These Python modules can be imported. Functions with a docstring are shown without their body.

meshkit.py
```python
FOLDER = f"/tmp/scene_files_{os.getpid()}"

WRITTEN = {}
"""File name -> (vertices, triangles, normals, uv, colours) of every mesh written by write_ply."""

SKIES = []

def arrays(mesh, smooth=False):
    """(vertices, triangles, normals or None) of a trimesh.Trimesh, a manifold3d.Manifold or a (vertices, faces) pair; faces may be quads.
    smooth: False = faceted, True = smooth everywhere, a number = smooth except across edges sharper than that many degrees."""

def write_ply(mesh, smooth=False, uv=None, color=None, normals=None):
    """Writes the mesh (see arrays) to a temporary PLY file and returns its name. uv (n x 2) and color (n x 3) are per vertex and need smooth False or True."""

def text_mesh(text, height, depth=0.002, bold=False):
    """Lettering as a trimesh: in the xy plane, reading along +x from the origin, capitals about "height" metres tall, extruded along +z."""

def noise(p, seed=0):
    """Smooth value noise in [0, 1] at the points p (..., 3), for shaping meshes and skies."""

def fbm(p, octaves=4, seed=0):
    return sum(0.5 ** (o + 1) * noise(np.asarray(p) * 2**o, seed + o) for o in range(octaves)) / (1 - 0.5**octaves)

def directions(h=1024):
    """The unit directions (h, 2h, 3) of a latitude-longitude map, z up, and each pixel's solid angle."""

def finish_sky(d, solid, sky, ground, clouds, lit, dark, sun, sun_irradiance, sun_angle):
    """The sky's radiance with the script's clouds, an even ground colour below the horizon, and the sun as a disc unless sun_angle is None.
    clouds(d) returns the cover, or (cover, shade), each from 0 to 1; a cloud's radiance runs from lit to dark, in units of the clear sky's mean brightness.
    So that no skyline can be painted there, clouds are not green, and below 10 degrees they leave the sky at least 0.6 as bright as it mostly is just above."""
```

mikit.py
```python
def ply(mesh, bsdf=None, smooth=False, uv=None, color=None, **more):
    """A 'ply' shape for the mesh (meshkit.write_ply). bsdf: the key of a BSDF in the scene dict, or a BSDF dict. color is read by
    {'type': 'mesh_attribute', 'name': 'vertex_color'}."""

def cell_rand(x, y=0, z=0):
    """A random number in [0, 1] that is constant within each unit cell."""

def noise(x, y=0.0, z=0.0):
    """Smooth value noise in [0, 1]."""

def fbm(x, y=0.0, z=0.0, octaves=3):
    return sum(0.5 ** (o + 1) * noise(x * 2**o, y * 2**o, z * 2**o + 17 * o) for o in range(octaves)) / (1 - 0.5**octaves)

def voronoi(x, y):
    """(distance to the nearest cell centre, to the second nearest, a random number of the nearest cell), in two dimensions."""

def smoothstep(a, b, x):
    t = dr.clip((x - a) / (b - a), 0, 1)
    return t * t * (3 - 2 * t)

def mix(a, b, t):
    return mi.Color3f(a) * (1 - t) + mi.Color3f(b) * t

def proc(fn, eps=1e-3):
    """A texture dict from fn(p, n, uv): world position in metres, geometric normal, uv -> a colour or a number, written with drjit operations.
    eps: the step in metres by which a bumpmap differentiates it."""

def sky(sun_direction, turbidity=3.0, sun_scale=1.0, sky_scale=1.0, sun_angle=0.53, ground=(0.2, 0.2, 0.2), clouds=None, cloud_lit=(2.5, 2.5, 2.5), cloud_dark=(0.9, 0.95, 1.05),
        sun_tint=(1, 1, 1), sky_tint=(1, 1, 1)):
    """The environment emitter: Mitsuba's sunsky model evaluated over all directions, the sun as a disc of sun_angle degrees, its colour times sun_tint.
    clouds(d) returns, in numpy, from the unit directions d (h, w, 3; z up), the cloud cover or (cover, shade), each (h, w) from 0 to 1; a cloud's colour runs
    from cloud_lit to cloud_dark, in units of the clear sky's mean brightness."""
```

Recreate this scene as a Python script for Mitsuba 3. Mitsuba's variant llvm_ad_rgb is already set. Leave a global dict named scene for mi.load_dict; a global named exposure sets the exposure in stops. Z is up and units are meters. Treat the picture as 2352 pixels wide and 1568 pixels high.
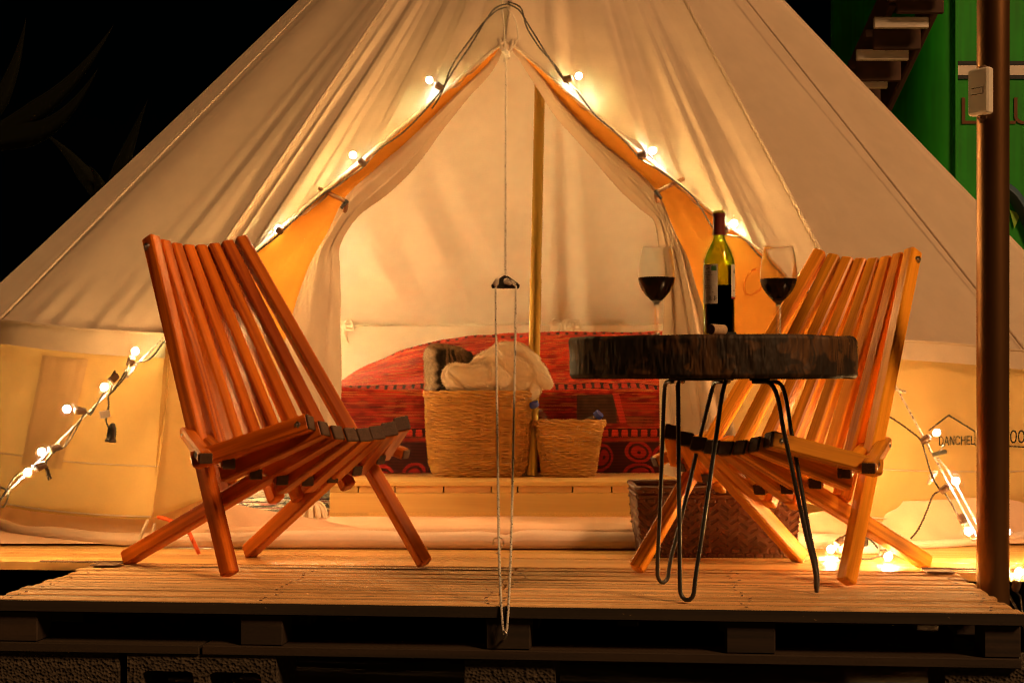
import math, random
import numpy as np, trimesh, manifold3d as m3
import drjit as dr
import mitsuba as mi
import mikit, meshkit
from mikit import noise, fbm, voronoi, cell_rand, smoothstep, mix
from scipy.interpolate import PchipInterpolator
from shapely.geometry import Polygon, Point, box as sbox

T = mi.ScalarTransform4f
random.seed(7)
rng = np.random.default_rng(7)
PI = math.pi
scene, labels, used = {}, {}, set()

# ---------------------------------------------------------------- camera, sky, exposure
CAM = 0.51                      # eye height above the deck boards (deck top is z = 0)
FPX, HX, HY = 3300.0, 1176.0, 880.0   # focal length and horizon in a 2352 px wide frame
exposure = 2.0
scene['camera'] = {'type': 'perspective', 'fov': 2 * math.degrees(math.atan(1176 / FPX)), 'fov_axis': 'x', 'near_clip': 0.05, 'far_clip': 400.0,
                   'principal_point_offset_x': 0.0, 'principal_point_offset_y': -(HY - 784.0) / 1568.0,
                   'to_world': T().look_at(origin=[0, 0, CAM], target=[0, 1, CAM], up=[0, 0, 1])}
# a dim, far-off yard lamp / moon glow from the right, over a black night sky
scene['sky'] = mikit.sky((0.57, -0.55, 0.61), turbidity=3, sun_scale=0.40, sky_scale=0.0005, sun_angle=12, sun_tint=(1.0, 0.63, 0.36), ground=(0.02, 0.02, 0.02))
BULB = 430.0                    # radiance of a bulb's glowing filament
BULB_IN = 1750.0
WARM_IN = np.array((1.0, 0.71, 0.31))
WARM = np.array((1.0, 0.56, 0.19))


def at(x, y, Y):
    """The point at distance Y that the photograph (2352 x 1568) shows at pixel x, y."""
    return np.array([(x - HX) * Y / FPX, Y, CAM - (y - HY) * Y / FPX])


def floor_at(x, y, z=0.0):
    Y = FPX * (CAM - z) / (y - HY)
    return np.array([(x - HX) * Y / FPX, Y, z])


# ---------------------------------------------------------------- bookkeeping
def num(key):
    k, n = key, 0
    while k in used:
        n += 1
        k = f'{key}_{n:03d}'
    used.add(k)
    return k


def thing(name, label=None, cat=None, group=None, kind=None):
    key = num(name)
    d = {}
    if label: d['label'] = label
    if cat: d['category'] = cat
    if group: d['group'] = group
    if kind: d['kind'] = kind
    if d: labels[key] = d
    return key


def put(key, mesh, bsdf, smooth=False, **kw):
    uv = None
    if isinstance(mesh, tuple) and len(mesh) == 3:
        mesh, uv = (mesh[0], mesh[1]), mesh[2]
    if uv is not None and not isinstance(smooth, bool): uv = None
    scene[key] = mikit.ply(mesh, bsdf, smooth=smooth, uv=uv, **kw)
    return key


def part(parent, name, mesh, bsdf, smooth=False, label=None, kind=None, **kw):
    key = num(parent + '__' + name)
    if label or kind:
        labels[key] = {k: v for k, v in (('label', label), ('kind', kind)) if v}
    return put(key, mesh, bsdf, smooth, **kw)


def solo(name, mesh, bsdf, label, cat=None, smooth=False, group=None, kind=None, **kw):
    return put(thing(name, label, cat, group, kind), mesh, bsdf, smooth, **kw)


# ---------------------------------------------------------------- mesh helpers
def unit(v):
    v = np.asarray(v, float)
    return v / (np.linalg.norm(v) + 1e-12)


def nz(x, seed=0):
    """Smooth 1-D noise in [-1, 1]."""
    x = np.asarray(x, float)
    return meshkit.noise(np.stack([x, x * 0 + 3.3, x * 0 + 7.7], -1), seed) * 2 - 1


def nz2(x, y, seed=0):
    x, y = np.broadcast_arrays(np.asarray(x, float), np.asarray(y, float))
    return meshkit.noise(np.stack([x, y, x * 0 + 5.5], -1), seed) * 2 - 1


def cat(parts):
    V, F, U, o = [], [], [], 0
    for p in parts:
        V.append(p[0]); F.append(p[1] + o); o += len(p[0])
        if len(p) == 3: U.append(p[2])
    return (np.vstack(V), np.vstack(F), np.vstack(U)) if len(U) == len(parts) else (np.vstack(V), np.vstack(F))


def prism(p0, p1, w, t, up=(0, 0, 1), ch=0.004, seed=None, jit=0.0):
    """A bar with a chamfered rectangular section (w across, t along up), flat shaded; uv = (perimeter + seed * 10, length) in metres."""
    p0, p1 = np.asarray(p0, float), np.asarray(p1, float)
    L = np.linalg.norm(p1 - p0)
    a = (p1 - p0) / L
    side = unit(np.cross(a, up)); up = np.cross(side, a)
    seed = random.randrange(1000) if seed is None else seed
    ch = min(ch, w * .45, t * .45, L * .3)
    W, H = w / 2, t / 2
    sec = np.array([(-W + ch, -H), (W - ch, -H), (W, -H + ch), (W, H - ch), (W - ch, H), (-W + ch, H), (-W, H - ch), (-W, -H + ch)])
    small = sec * np.array([(W - ch) / W, (H - ch) / H])
    rings = [(small, 0), (sec, ch), (sec, L - ch), (small, L)]
    P = [p0 + a * l + s[:, :1] * side + s[:, 1:] * up for s, l in rings]
    per = np.concatenate([[0], np.cumsum(np.linalg.norm(np.diff(np.vstack([sec, sec[:1]]), axis=0), axis=1))])
    V, F, U = [], [], []
    for r in range(3):
        for i in range(8):
            j = (i + 1) % 8
            n = len(V)
            V += [P[r][i], P[r][j], P[r + 1][j], P[r + 1][i]]
            U += [(seed * 10 + per[i], rings[r][1]), (seed * 10 + per[i + 1], rings[r][1]), (seed * 10 + per[i + 1], rings[r + 1][1]), (seed * 10 + per[i], rings[r + 1][1])]
            F += [(n, n + 1, n + 2), (n, n + 2, n + 3)]
    for r, flip in ((0, True), (3, False)):
        n = len(V)
        V += list(P[r]); U += [(seed * 10 + s[0] * .3 + .5, 7 + s[1] * .5) for s in sec]
        for i in range(1, 7):
            F.append((n, n + i + 1, n + i) if flip else (n, n + i, n + i + 1))
    return np.array(V), np.array(F), np.array(U)


def bx(c, size, ax=(1, 0, 0), ch=0.003, seed=None):
    """A chamfered box, its length (size[0]) along ax, size[1] across, size[2] up."""
    c = np.asarray(c, float); ax = unit(ax)
    return prism(c - ax * size[0] / 2, c + ax * size[0] / 2, size[1], size[2], (0, 0, 1) if abs(ax[2]) < .9 else (0, 1, 0), ch, seed)


def tube(pts, r, sides=8, caps=True, seed=0):
    p = np.asarray(pts, float); n = len(p)
    r = np.broadcast_to(r, (n,))
    t = np.gradient(p, axis=0); t /= np.linalg.norm(t, axis=1, keepdims=True) + 1e-12
    a = np.zeros_like(p)
    a[0] = unit(np.cross(t[0], [0, 0, 1] if abs(t[0][2]) < .9 else [1, 0, 0]))
    for i in range(1, n):
        a[i] = unit(a[i - 1] - t[i] * np.dot(a[i - 1], t[i]))
    b = np.cross(t, a)
    ang = np.arange(sides + 1) * 2 * PI / sides
    V = p[:, None] + r[:, None, None] * (np.cos(ang)[None, :, None] * a[:, None] + np.sin(ang)[None, :, None] * b[:, None])
    ln = np.concatenate([[0], np.cumsum(np.linalg.norm(np.diff(p, axis=0), axis=1))])
    U = np.stack(np.broadcast_arrays(seed * 10 + ang[None] / (2 * PI), ln[:, None]), -1)
    i, j = np.meshgrid(np.arange(n - 1), np.arange(sides), indexing='ij')
    k = sides + 1
    q = np.stack([i * k + j, i * k + j + 1, (i + 1) * k + j + 1, (i + 1) * k + j], -1).reshape(-1, 4)
    V, U = V.reshape(-1, 3), U.reshape(-1, 2)
    F = np.vstack([q[:, [0, 1, 2]], q[:, [0, 2, 3]]])
    if caps:
        for e, base in ((0, 0), (n - 1, (n - 1) * k)):
            c = len(V)
            V = np.vstack([V, p[e]]); U = np.vstack([U, [seed * 10 + .5, ln[e]]])
            idx = base + np.arange(sides)
            f = np.stack([idx, idx + 1, idx * 0 + c], -1)
            F = np.vstack([F, f[:, ::-1] if e == 0 else f])
    return V, F, U


def spline(pts, n, k=None):
    p = np.asarray(pts, float)
    s = np.concatenate([[0], np.cumsum(np.linalg.norm(np.diff(p, axis=0), axis=1))])
    return PchipInterpolator(s / s[-1], p)(np.linspace(0, 1, n))


def lathe(prof, n=40, at_=(0, 0, 0), axis=(0, 0, 1)):
    """Surface of revolution of (r, z) pairs about axis through at_."""
    pr = np.asarray(prof, float); m = len(pr)
    ang = np.arange(n) * 2 * PI / n
    z = unit(axis); x = unit(np.cross(z, [0, 1, 0] if abs(z[1]) < .9 else [1, 0, 0])); y = np.cross(z, x)
    V = np.asarray(at_, float) + pr[:, None, :1] * (np.cos(ang)[None, :, None] * x + np.sin(ang)[None, :, None] * y) + pr[:, None, 1:] * z
    i, j = np.meshgrid(np.arange(m - 1), np.arange(n), indexing='ij')
    q = np.stack([i * n + j, i * n + (j + 1) % n, (i + 1) * n + (j + 1) % n, (i + 1) * n + j], -1).reshape(-1, 4)
    mesh = trimesh.Trimesh(V.reshape(-1, 3), np.vstack([q[:, [0, 1, 2]], q[:, [0, 2, 3]]]), process=False)
    mesh.merge_vertices(digits_vertex=7)
    mesh.update_faces(mesh.nondegenerate_faces())
    return mesh


def patch(P, uv=None):
    """A sheet through the grid of points P (n, m, 3); uv in metres by default."""
    n, m = P.shape[:2]
    i, j = np.meshgrid(np.arange(n - 1), np.arange(m - 1), indexing='ij')
    q = np.stack([i * m + j, i * m + j + 1, (i + 1) * m + j + 1, (i + 1) * m + j], -1).reshape(-1, 4)
    if uv is None:
        du = np.concatenate([np.zeros((n, 1)), np.cumsum(np.linalg.norm(np.diff(P, axis=1), axis=2), axis=1)], 1)
        dv = np.concatenate([np.zeros((1, m)), np.cumsum(np.linalg.norm(np.diff(P, axis=0), axis=2), axis=0)], 0)
        uv = np.stack([du, dv], -1)
    return P.reshape(-1, 3), np.vstack([q[:, [0, 1, 2]], q[:, [0, 2, 3]]]), uv.reshape(-1, 2)


def ruled(A, B, nt, power=1.0):
    t = np.linspace(0, 1, nt)[:, None, None] ** power
    return A[None] * (1 - t) + B[None] * t


def normals(P):
    n = np.cross(np.gradient(P, axis=1), np.gradient(P, axis=0))
    return n / (np.linalg.norm(n, axis=2, keepdims=True) + 1e-9)


def push(P, d, toward=None):
    """Displace a grid along its normals (turned to the point toward) by d (n, m)."""
    N = normals(P)
    if toward is not None:
        s = np.sign((N * (np.asarray(toward) - P)).sum(-1, keepdims=True))
        N = N * np.where(s == 0, 1, s)
    return P + N * np.asarray(d)[..., None]


def blob(points, radii, edge=0.012, it=6):
    """A soft solid: hulls of consecutive spheres joined, refined and smoothed."""
    parts_ = []
    for (a, ra), (b, rb) in zip(list(zip(points, radii))[:-1], list(zip(points, radii))[1:]):
        parts_.append(m3.Manifold.batch_hull([m3.Manifold.sphere(ra, 20).translate(list(map(float, a))), m3.Manifold.sphere(rb, 20).translate(list(map(float, b)))]))
    m = m3.Manifold.batch_boolean(parts_, m3.OpType.Add).refine_to_length(edge).to_mesh()
    t = trimesh.Trimesh(m.vert_properties[:, :3], m.tri_verts, process=True)
    trimesh.smoothing.filter_taubin(t, iterations=it)
    return t


# ---------------------------------------------------------------- materials
def mat(name, **k):
    scene[name] = {'type': 'twosided', 'bsdf': {'type': 'principled', **k}}
    return name


def rgb(*c):
    return {'type': 'rgb', 'value': list(map(float, c))}


def bump(name, fn, scale, eps=1e-3, **k):
    scene[name] = {'type': 'twosided', 'bsdf': {'type': 'bumpmap', 'arbitrary': mikit.proc(fn, eps), 'scale': scale, 'bsdf': {'type': 'principled', **k}}}
    return name


def wood_tex(light, dark, fine=1.0, knots=0.0, spread=0.35):
    def f(p, n, uv):
        u, v = uv.x, uv.y
        r = cell_rand(dr.floor(u * 0.1 + 0.02), 3)
        r2 = cell_rand(dr.floor(u * 0.1 + 0.02), 9)
        wob = noise(u * 14, v * 2.2, r * 40) * 1.6
        g = noise(u * 95 * fine + wob * 3, v * 2.0, r * 9)
        h = noise(u * 420 * fine + wob * 5, v * 9, r * 5)
        b = noise(u * 20, v * 5, r * 17 + 2)
        t = dr.clip(-0.32 + 1.0 * g + 0.35 * h + 0.5 * b, 0, 1)
        c = mix(dark, light, t) * (1 - spread / 2 + spread * r)
        return mi.Color3f(c.x, c.y * (0.92 + 0.16 * r2), c.z)
    return f


def grain_bump(p, n, uv):
    return noise(uv.x * 380, uv.y * 8) + 0.4 * noise(uv.x * 900, uv.y * 30)


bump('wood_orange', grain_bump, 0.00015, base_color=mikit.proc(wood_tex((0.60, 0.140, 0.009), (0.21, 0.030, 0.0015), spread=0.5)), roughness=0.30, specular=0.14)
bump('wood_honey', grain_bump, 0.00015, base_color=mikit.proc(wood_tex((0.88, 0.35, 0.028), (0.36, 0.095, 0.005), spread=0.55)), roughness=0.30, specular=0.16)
mat('end_grain', base_color=mikit.proc(lambda p, n, uv: mix((0.030, 0.010, 0.003), (0.085, 0.032, 0.012), noise(p.x * 420, p.y * 420, p.z * 420))), roughness=0.7)


def deck_tex(p, n, uv):
    u, v = uv.x, uv.y
    r = cell_rand(dr.floor(u * 0.1 + 0.02), 3)
    g = noise(u * 160, v * 1.6, r * 9)
    h = noise(u * 520, v * 5, r * 5)
    b = fbm(u * 26, v * 3.2, r * 17)
    line = smoothstep(0.60, 0.74, noise(u * 130, v * 0.9, r * 31))
    c = mix((0.25, 0.125, 0.042), (0.72, 0.41, 0.155), dr.clip(0.35 * g + 0.3 * h + 0.5 * b, 0, 1)) * (0.85 + 0.3 * r)
    spot = smoothstep(0.72, 0.80, fbm(u * 30, v * 9, 5.0))
    return mix(c, (0.12, 0.08, 0.045), dr.clip(line * 0.85 + spot * 0.35, 0, 1))


def deck_bump(p, n, uv):
    return noise(uv.x * 240, uv.y * 1.1, cell_rand(dr.floor(uv.x * 0.1 + 0.02), 3) * 31) * -1.0 + 0.6 * noise(uv.x * 520, uv.y * 6)


bump('deck_wood', deck_bump, 0.0016, base_color=mikit.proc(deck_tex), roughness=0.72)
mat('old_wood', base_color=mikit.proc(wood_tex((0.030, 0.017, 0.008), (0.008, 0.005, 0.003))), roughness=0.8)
mat('pine', base_color=mikit.proc(wood_tex((0.74, 0.50, 0.21), (0.60, 0.36, 0.125), 0.6)), roughness=0.45)
mat('floor_wood', base_color=mikit.proc(wood_tex((0.62, 0.36, 0.13), (0.42, 0.21, 0.06), 0.7)), roughness=0.42)


def bark(p, n, uv):
    a = fbm(uv.x * 38, p.z * 17, 2.0, 4)
    b = noise(uv.x * 210 + 3 * noise(uv.x * 30, p.z * 40), p.z * 28)
    patchy = smoothstep(0.44, 0.54, fbm(uv.x * 14, p.z * 22, 7.0, 4))
    c = mix((0.010, 0.006, 0.004), (0.17, 0.074, 0.020), dr.clip(a * 0.5 + b * 0.6 - 0.15, 0, 1))
    return mix(c, (0.012, 0.008, 0.005), patchy * 0.85)


bump('bark', lambda p, n, uv: fbm(uv.x * 55, p.z * 26, 2.0) + 0.4 * noise(uv.x * 260, p.z * 45), 0.004, base_color=mikit.proc(bark), roughness=0.62, specular=0.4)
mat('slab_top', base_color=mikit.proc(lambda p, n, uv: mix((0.09, 0.04, 0.015), (0.2, 0.09, 0.03), noise(dr.sqrt(dr.square(p.x - .49) + dr.square(p.y - 3.5)) * 160, 0, 0))), roughness=0.25, specular=0.6)


def canvas_tex(base, amount=0.10):
    def f(p, n, uv):
        a = 0.6 * fbm(p.x * 5, p.y * 5, p.z * 5) + 0.6 * fbm(p.x * 21, p.y * 21, p.z * 17, 4)
        w = noise(p.x * 330, p.y * 330, p.z * 330)
        return mi.Color3f(*base) * (1 - amount + amount * a + 0.06 * w)
    return f


def thin(name, base, dt, rough=0.85, amount=0.17):
    scene[name] = {'type': 'principledthin', 'base_color': mikit.proc(canvas_tex(base, amount)), 'diff_trans': dt, 'roughness': rough, 'spec_trans': 0.0, 'eta': 1.3}
    return name


thin('canvas', (0.52, 0.42, 0.32), 0.14)
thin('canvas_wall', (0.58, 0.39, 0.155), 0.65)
thin('canvas_door_glow', (0.66, 0.275, 0.045), 0.80)  # orange of light shining through the door cloth, put into its base colour
thin('canvas_drape', (0.50, 0.40, 0.30), 0.2)
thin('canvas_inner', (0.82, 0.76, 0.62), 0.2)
thin('canvas_trim', (0.62, 0.52, 0.40), 0.15)
thin('canvas_patch', (0.52, 0.34, 0.17), 0.18)
mat('groundsheet', base_color=mikit.proc(canvas_tex((0.66, 0.44, 0.30), 0.15)), roughness=0.75)
mat('groundsheet_pale', base_color=mikit.proc(canvas_tex((0.70, 0.53, 0.42), 0.12)), roughness=0.7)
mat('seam_thread', base_color=rgb(0.42, 0.30, 0.18), roughness=0.9)


def rope_tex(p, n, uv):
    tick = smoothstep(0.74, 0.80, noise(uv.y * 420, dr.floor(uv.x * 4), 2.0)) * 0.8
    s = 0.5 + 0.5 * dr.sin(uv.y * 1900 + uv.x * 12.566)
    return mix(mix((0.50, 0.45, 0.37), (0.78, 0.73, 0.64), s), (0.05, 0.04, 0.035), tick)


mat('rope', base_color=mikit.proc(rope_tex), roughness=0.8)
mat('cord', base_color=rgb(0.72, 0.66, 0.55), roughness=0.8)
mat('cable', base_color=rgb(0.035, 0.028, 0.02), roughness=0.4)
mat('socket', base_color=rgb(0.10, 0.055, 0.03), roughness=0.45)
mat('leather', base_color=rgb(0.20, 0.085, 0.03), roughness=0.6)
mat('steel', base_color=rgb(0.62, 0.60, 0.56), metallic=1.0, roughness=0.22)
mat('black_steel', base_color=rgb(0.055, 0.05, 0.045), metallic=0.6, roughness=0.35)
mat('rust', base_color=mikit.proc(lambda p, n, uv: mix((0.07, 0.045, 0.03), (0.20, 0.10, 0.05), fbm(p.x * 60, p.y * 60, p.z * 60))), roughness=0.75)
mat('black_plastic', base_color=rgb(0.018, 0.017, 0.016), roughness=0.35)
mat('white_plastic', base_color=rgb(0.74, 0.70, 0.62), roughness=0.4)
mat('brass_pole', base_color=mikit.proc(lambda p, n, uv: mix((0.55, 0.33, 0.07), (0.42, 0.30, 0.07), noise(p.z * 3, 1.0, 2.0))), metallic=0.75, roughness=0.28)
mat('brown_paint', base_color=mikit.proc(lambda p, n, uv: mix((0.20, 0.095, 0.036), (0.28, 0.14, 0.058), fbm(p.x * 12, p.y * 12, p.z * 4))), metallic=0.85, roughness=0.34)
bump('concrete', lambda p, n, uv: voronoi(p.x * 130 + p.y * 90, p.z * 130 + p.y * 40)[0] + fbm(p.x * 60, p.y * 60, p.z * 60), 0.006,
     base_color=mikit.proc(lambda p, n, uv: mix((0.014, 0.011, 0.008), (0.085, 0.066, 0.045), fbm(p.x * 90, p.y * 90, p.z * 90, 4))), roughness=0.95)
mat('ground_soil', base_color=mikit.proc(lambda p, n, uv: mix((0.03, 0.025, 0.015), (0.09, 0.075, 0.045), fbm(p.x * 6, p.y * 6, 0.0, 4))), roughness=1.0)
scene['leaf'] = {'type': 'twosided', 'bsdf': {'type': 'principled', 'base_color': rgb(0.005, 0.006, 0.003), 'roughness': 0.9, 'specular': 0.08}}
scene['grass_blade'] = {'type': 'twosided', 'bsdf': {'type': 'principled', 'base_color': rgb(0.09, 0.12, 0.03), 'roughness': 0.6}}


def green_tex(p, n, uv):
    a = fbm(p.x * 5, p.y * 5, p.z * 2.2, 4)
    s = noise(p.x * 60, p.y * 60, p.z * 3)
    return mix((0.0008, 0.15, 0.001), (0.002, 0.36, 0.002), dr.clip(a * 0.8 + s * 0.35, 0, 1))


mat('green_wall', base_color=mikit.proc(green_tex), roughness=0.6)
mat('white_paint', base_color=mikit.proc(lambda p, n, uv: mi.Color3f(0.78, 0.72, 0.66) * (0.8 + 0.3 * fbm(p.x * 20, p.y * 20, p.z * 20))), roughness=0.6)
mat('black_paint', base_color=rgb(0.012, 0.014, 0.016), roughness=0.6)
mat('brown_letter', base_color=rgb(0.13, 0.05, 0.012), roughness=0.7)
mat('blue_paint', base_color=rgb(0.02, 0.06, 0.10), roughness=0.6)
mat('lime_paint', base_color=rgb(0.22, 0.45, 0.04), roughness=0.6)
mat('dark_tread', base_color=mikit.proc(lambda p, n, uv: mix((0.03, 0.014, 0.008), (0.10, 0.045, 0.025), fbm(p.x * 9, p.y * 9, p.z * 9))), roughness=0.8)


def wicker_tex(p, n, uv):
    a = fbm(p.x * 9, p.y * 9, p.z * 14)
    b = noise(uv.y * 35, dr.floor(uv.x * 0.1) * 3.7, 1.0)
    return mix((0.31, 0.125, 0.024), (0.70, 0.37, 0.095), dr.clip(0.6 * a + 0.5 * b, 0, 1))


mat('wicker', base_color=mikit.proc(wicker_tex), roughness=0.34, specular=0.5)
mat('brown_weave', base_color=mikit.proc(lambda p, n, uv: mix((0.055, 0.016, 0.008), (0.11, 0.036, 0.016), noise(p.x * 40, p.y * 40, p.z * 40))), roughness=0.35, specular=0.5)
bump('fleece', lambda p, n, uv: fbm(p.x * 260, p.y * 260, p.z * 260), 0.0035, base_color=mikit.proc(lambda p, n, uv: mi.Color3f(0.80, 0.68, 0.52) * (0.85 + 0.2 * fbm(p.x * 60, p.y * 60, p.z * 60))), roughness=1.0, sheen=0.5)


def wool_tex(p, n, uv):
    s = noise(p.x * 95 + 2.0 * noise(p.x * 30, p.z * 30, 3.0), 4.0, 1.0)
    c = mix((0.035, 0.024, 0.016), (0.24, 0.15, 0.085), smoothstep(0.45, 0.75, s))
    c = mix(c, (0.62, 0.52, 0.40), smoothstep(0.0, 0.025, -0.298 - p.x + 0.02 * noise(p.z * 60, p.y * 60, 3.0)))
    top = smoothstep(0.645, 0.665, p.z + 0.012 * noise(p.x * 50, p.y * 50, 8.0))
    c = mix(c, mix((0.22, 0.14, 0.075), (0.42, 0.30, 0.18), noise(p.x * 60, p.y * 60, p.z * 60)), top)
    return c * (0.75 + 0.5 * noise(p.x * 200, p.y * 200, p.z * 200))


bump('wool', lambda p, n, uv: fbm(p.x * 160, p.y * 160, p.z * 160), 0.012, base_color=mikit.proc(wool_tex), roughness=1.0, sheen=0.4)


def bed_tex(p, n, uv):
    u, v = uv.x, uv.y
    rib = 0.86 + 0.20 * dr.sin(v * 2 * PI / 0.0125 + 0.6 * noise(u * 40, v * 10))
    mot = fbm(u * 26, v * 40, 1.0)
    base = mix((0.32, 0.008, 0.005), (0.66, 0.036, 0.009), smoothstep(0.30, 0.72, mot * 0.7 + 0.4 * noise(u * 6, v * 60)))
    base = mix(base, (0.66, 0.20, 0.05), smoothstep(0.62, 0.78, noise(u * 18, v * 190, 4.0)) * 0.75)
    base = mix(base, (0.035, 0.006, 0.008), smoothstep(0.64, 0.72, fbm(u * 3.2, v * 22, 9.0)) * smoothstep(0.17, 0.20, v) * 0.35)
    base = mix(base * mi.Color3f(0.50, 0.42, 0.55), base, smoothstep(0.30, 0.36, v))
    c = base
    # rounded motifs of the lower border
    d1, d2, w = voronoi(u * 8.5 + 3 + 0.35 * noise(u * 9, v * 12), v * 8.5 + 0.35 * noise(u * 11, v * 9, 4.0))
    ring = smoothstep(0.04, 0.08, d1) * (1 - smoothstep(0.22, 0.26, d1)) + smoothstep(0.31, 0.34, d1) * (1 - smoothstep(0.42, 0.45, d1))
    motif = mix((0.045, 0.004, 0.006), mix((0.42, 0.018, 0.014), (0.30, 0.010, 0.012), w), dr.clip(ring, 0, 1))
    low = 1 - smoothstep(0.128, 0.134, v)
    c = mix(c, motif, low)
    # rows of teeth between dark lines
    for v0, hh, per in ((0.150, 0.036, 0.040), (0.640, 0.045, 0.040), (1.06, 0.045, 0.045)):
        x = dr.abs((u / per - dr.floor(u / per)) - 0.5)
        y = (v - v0) / hh
        tooth = (1 - smoothstep(0.30, 0.37, x + 0.10 * dr.maximum(y - 0.6, 0) * 2)) * smoothstep(0.08, 0.14, y) * (1 - smoothstep(0.86, 0.92, y))
        inside = smoothstep(0, 0.02, y) * (1 - smoothstep(0.98, 1.0, y))
        c = mix(c, mix((0.035, 0.004, 0.005), (0.52, 0.035, 0.020), tooth), inside)
    # the black panel with red stripes right of the baskets
    pan = smoothstep(0.262, 0.268, u) * (1 - smoothstep(0.425, 0.43, u)) * smoothstep(0.205, 0.21, v) * (1 - smoothstep(0.325, 0.33, v))
    c = mix(c, mix((0.04, 0.014, 0.010), (0.075, 0.03, 0.018), noise(u * 50, v * 50)), pan)
    st = smoothstep(0.425, 0.43, u + (v - 0.26) * 0.25) * (1 - smoothstep(0.452, 0.457, u + (v - 0.26) * 0.25)) * smoothstep(0.205, 0.21, v) * (1 - smoothstep(0.33, 0.335, v))
    c = mix(c, (0.50, 0.035, 0.022), st)
    # stepped olive and dark figures on the pillow end
    fu = dr.abs((u / 0.52 - dr.floor(u / 0.52)) - 0.5)
    zig = smoothstep(0.0, 0.02, 0.20 - dr.abs(v - 1.28 - fu * 0.35) * 2.2) * smoothstep(1.13, 1.15, v)
    c = mix(c, mix((0.09, 0.07, 0.012), (0.10, 0.012, 0.010), smoothstep(0.45, 0.55, noise(u * 22, v * 22))), zig * 0.85)
    warm = smoothstep(0.36, 0.44, v) * (1 - smoothstep(0.5, 0.62, v))
    c = mix(c, mix((0.62, 0.11, 0.025), (0.70, 0.24, 0.05), mot), warm * 0.7)
    return c * rib


mat('bed_weave', base_color=mikit.proc(bed_tex), roughness=0.95, sheen=0.25)


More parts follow.
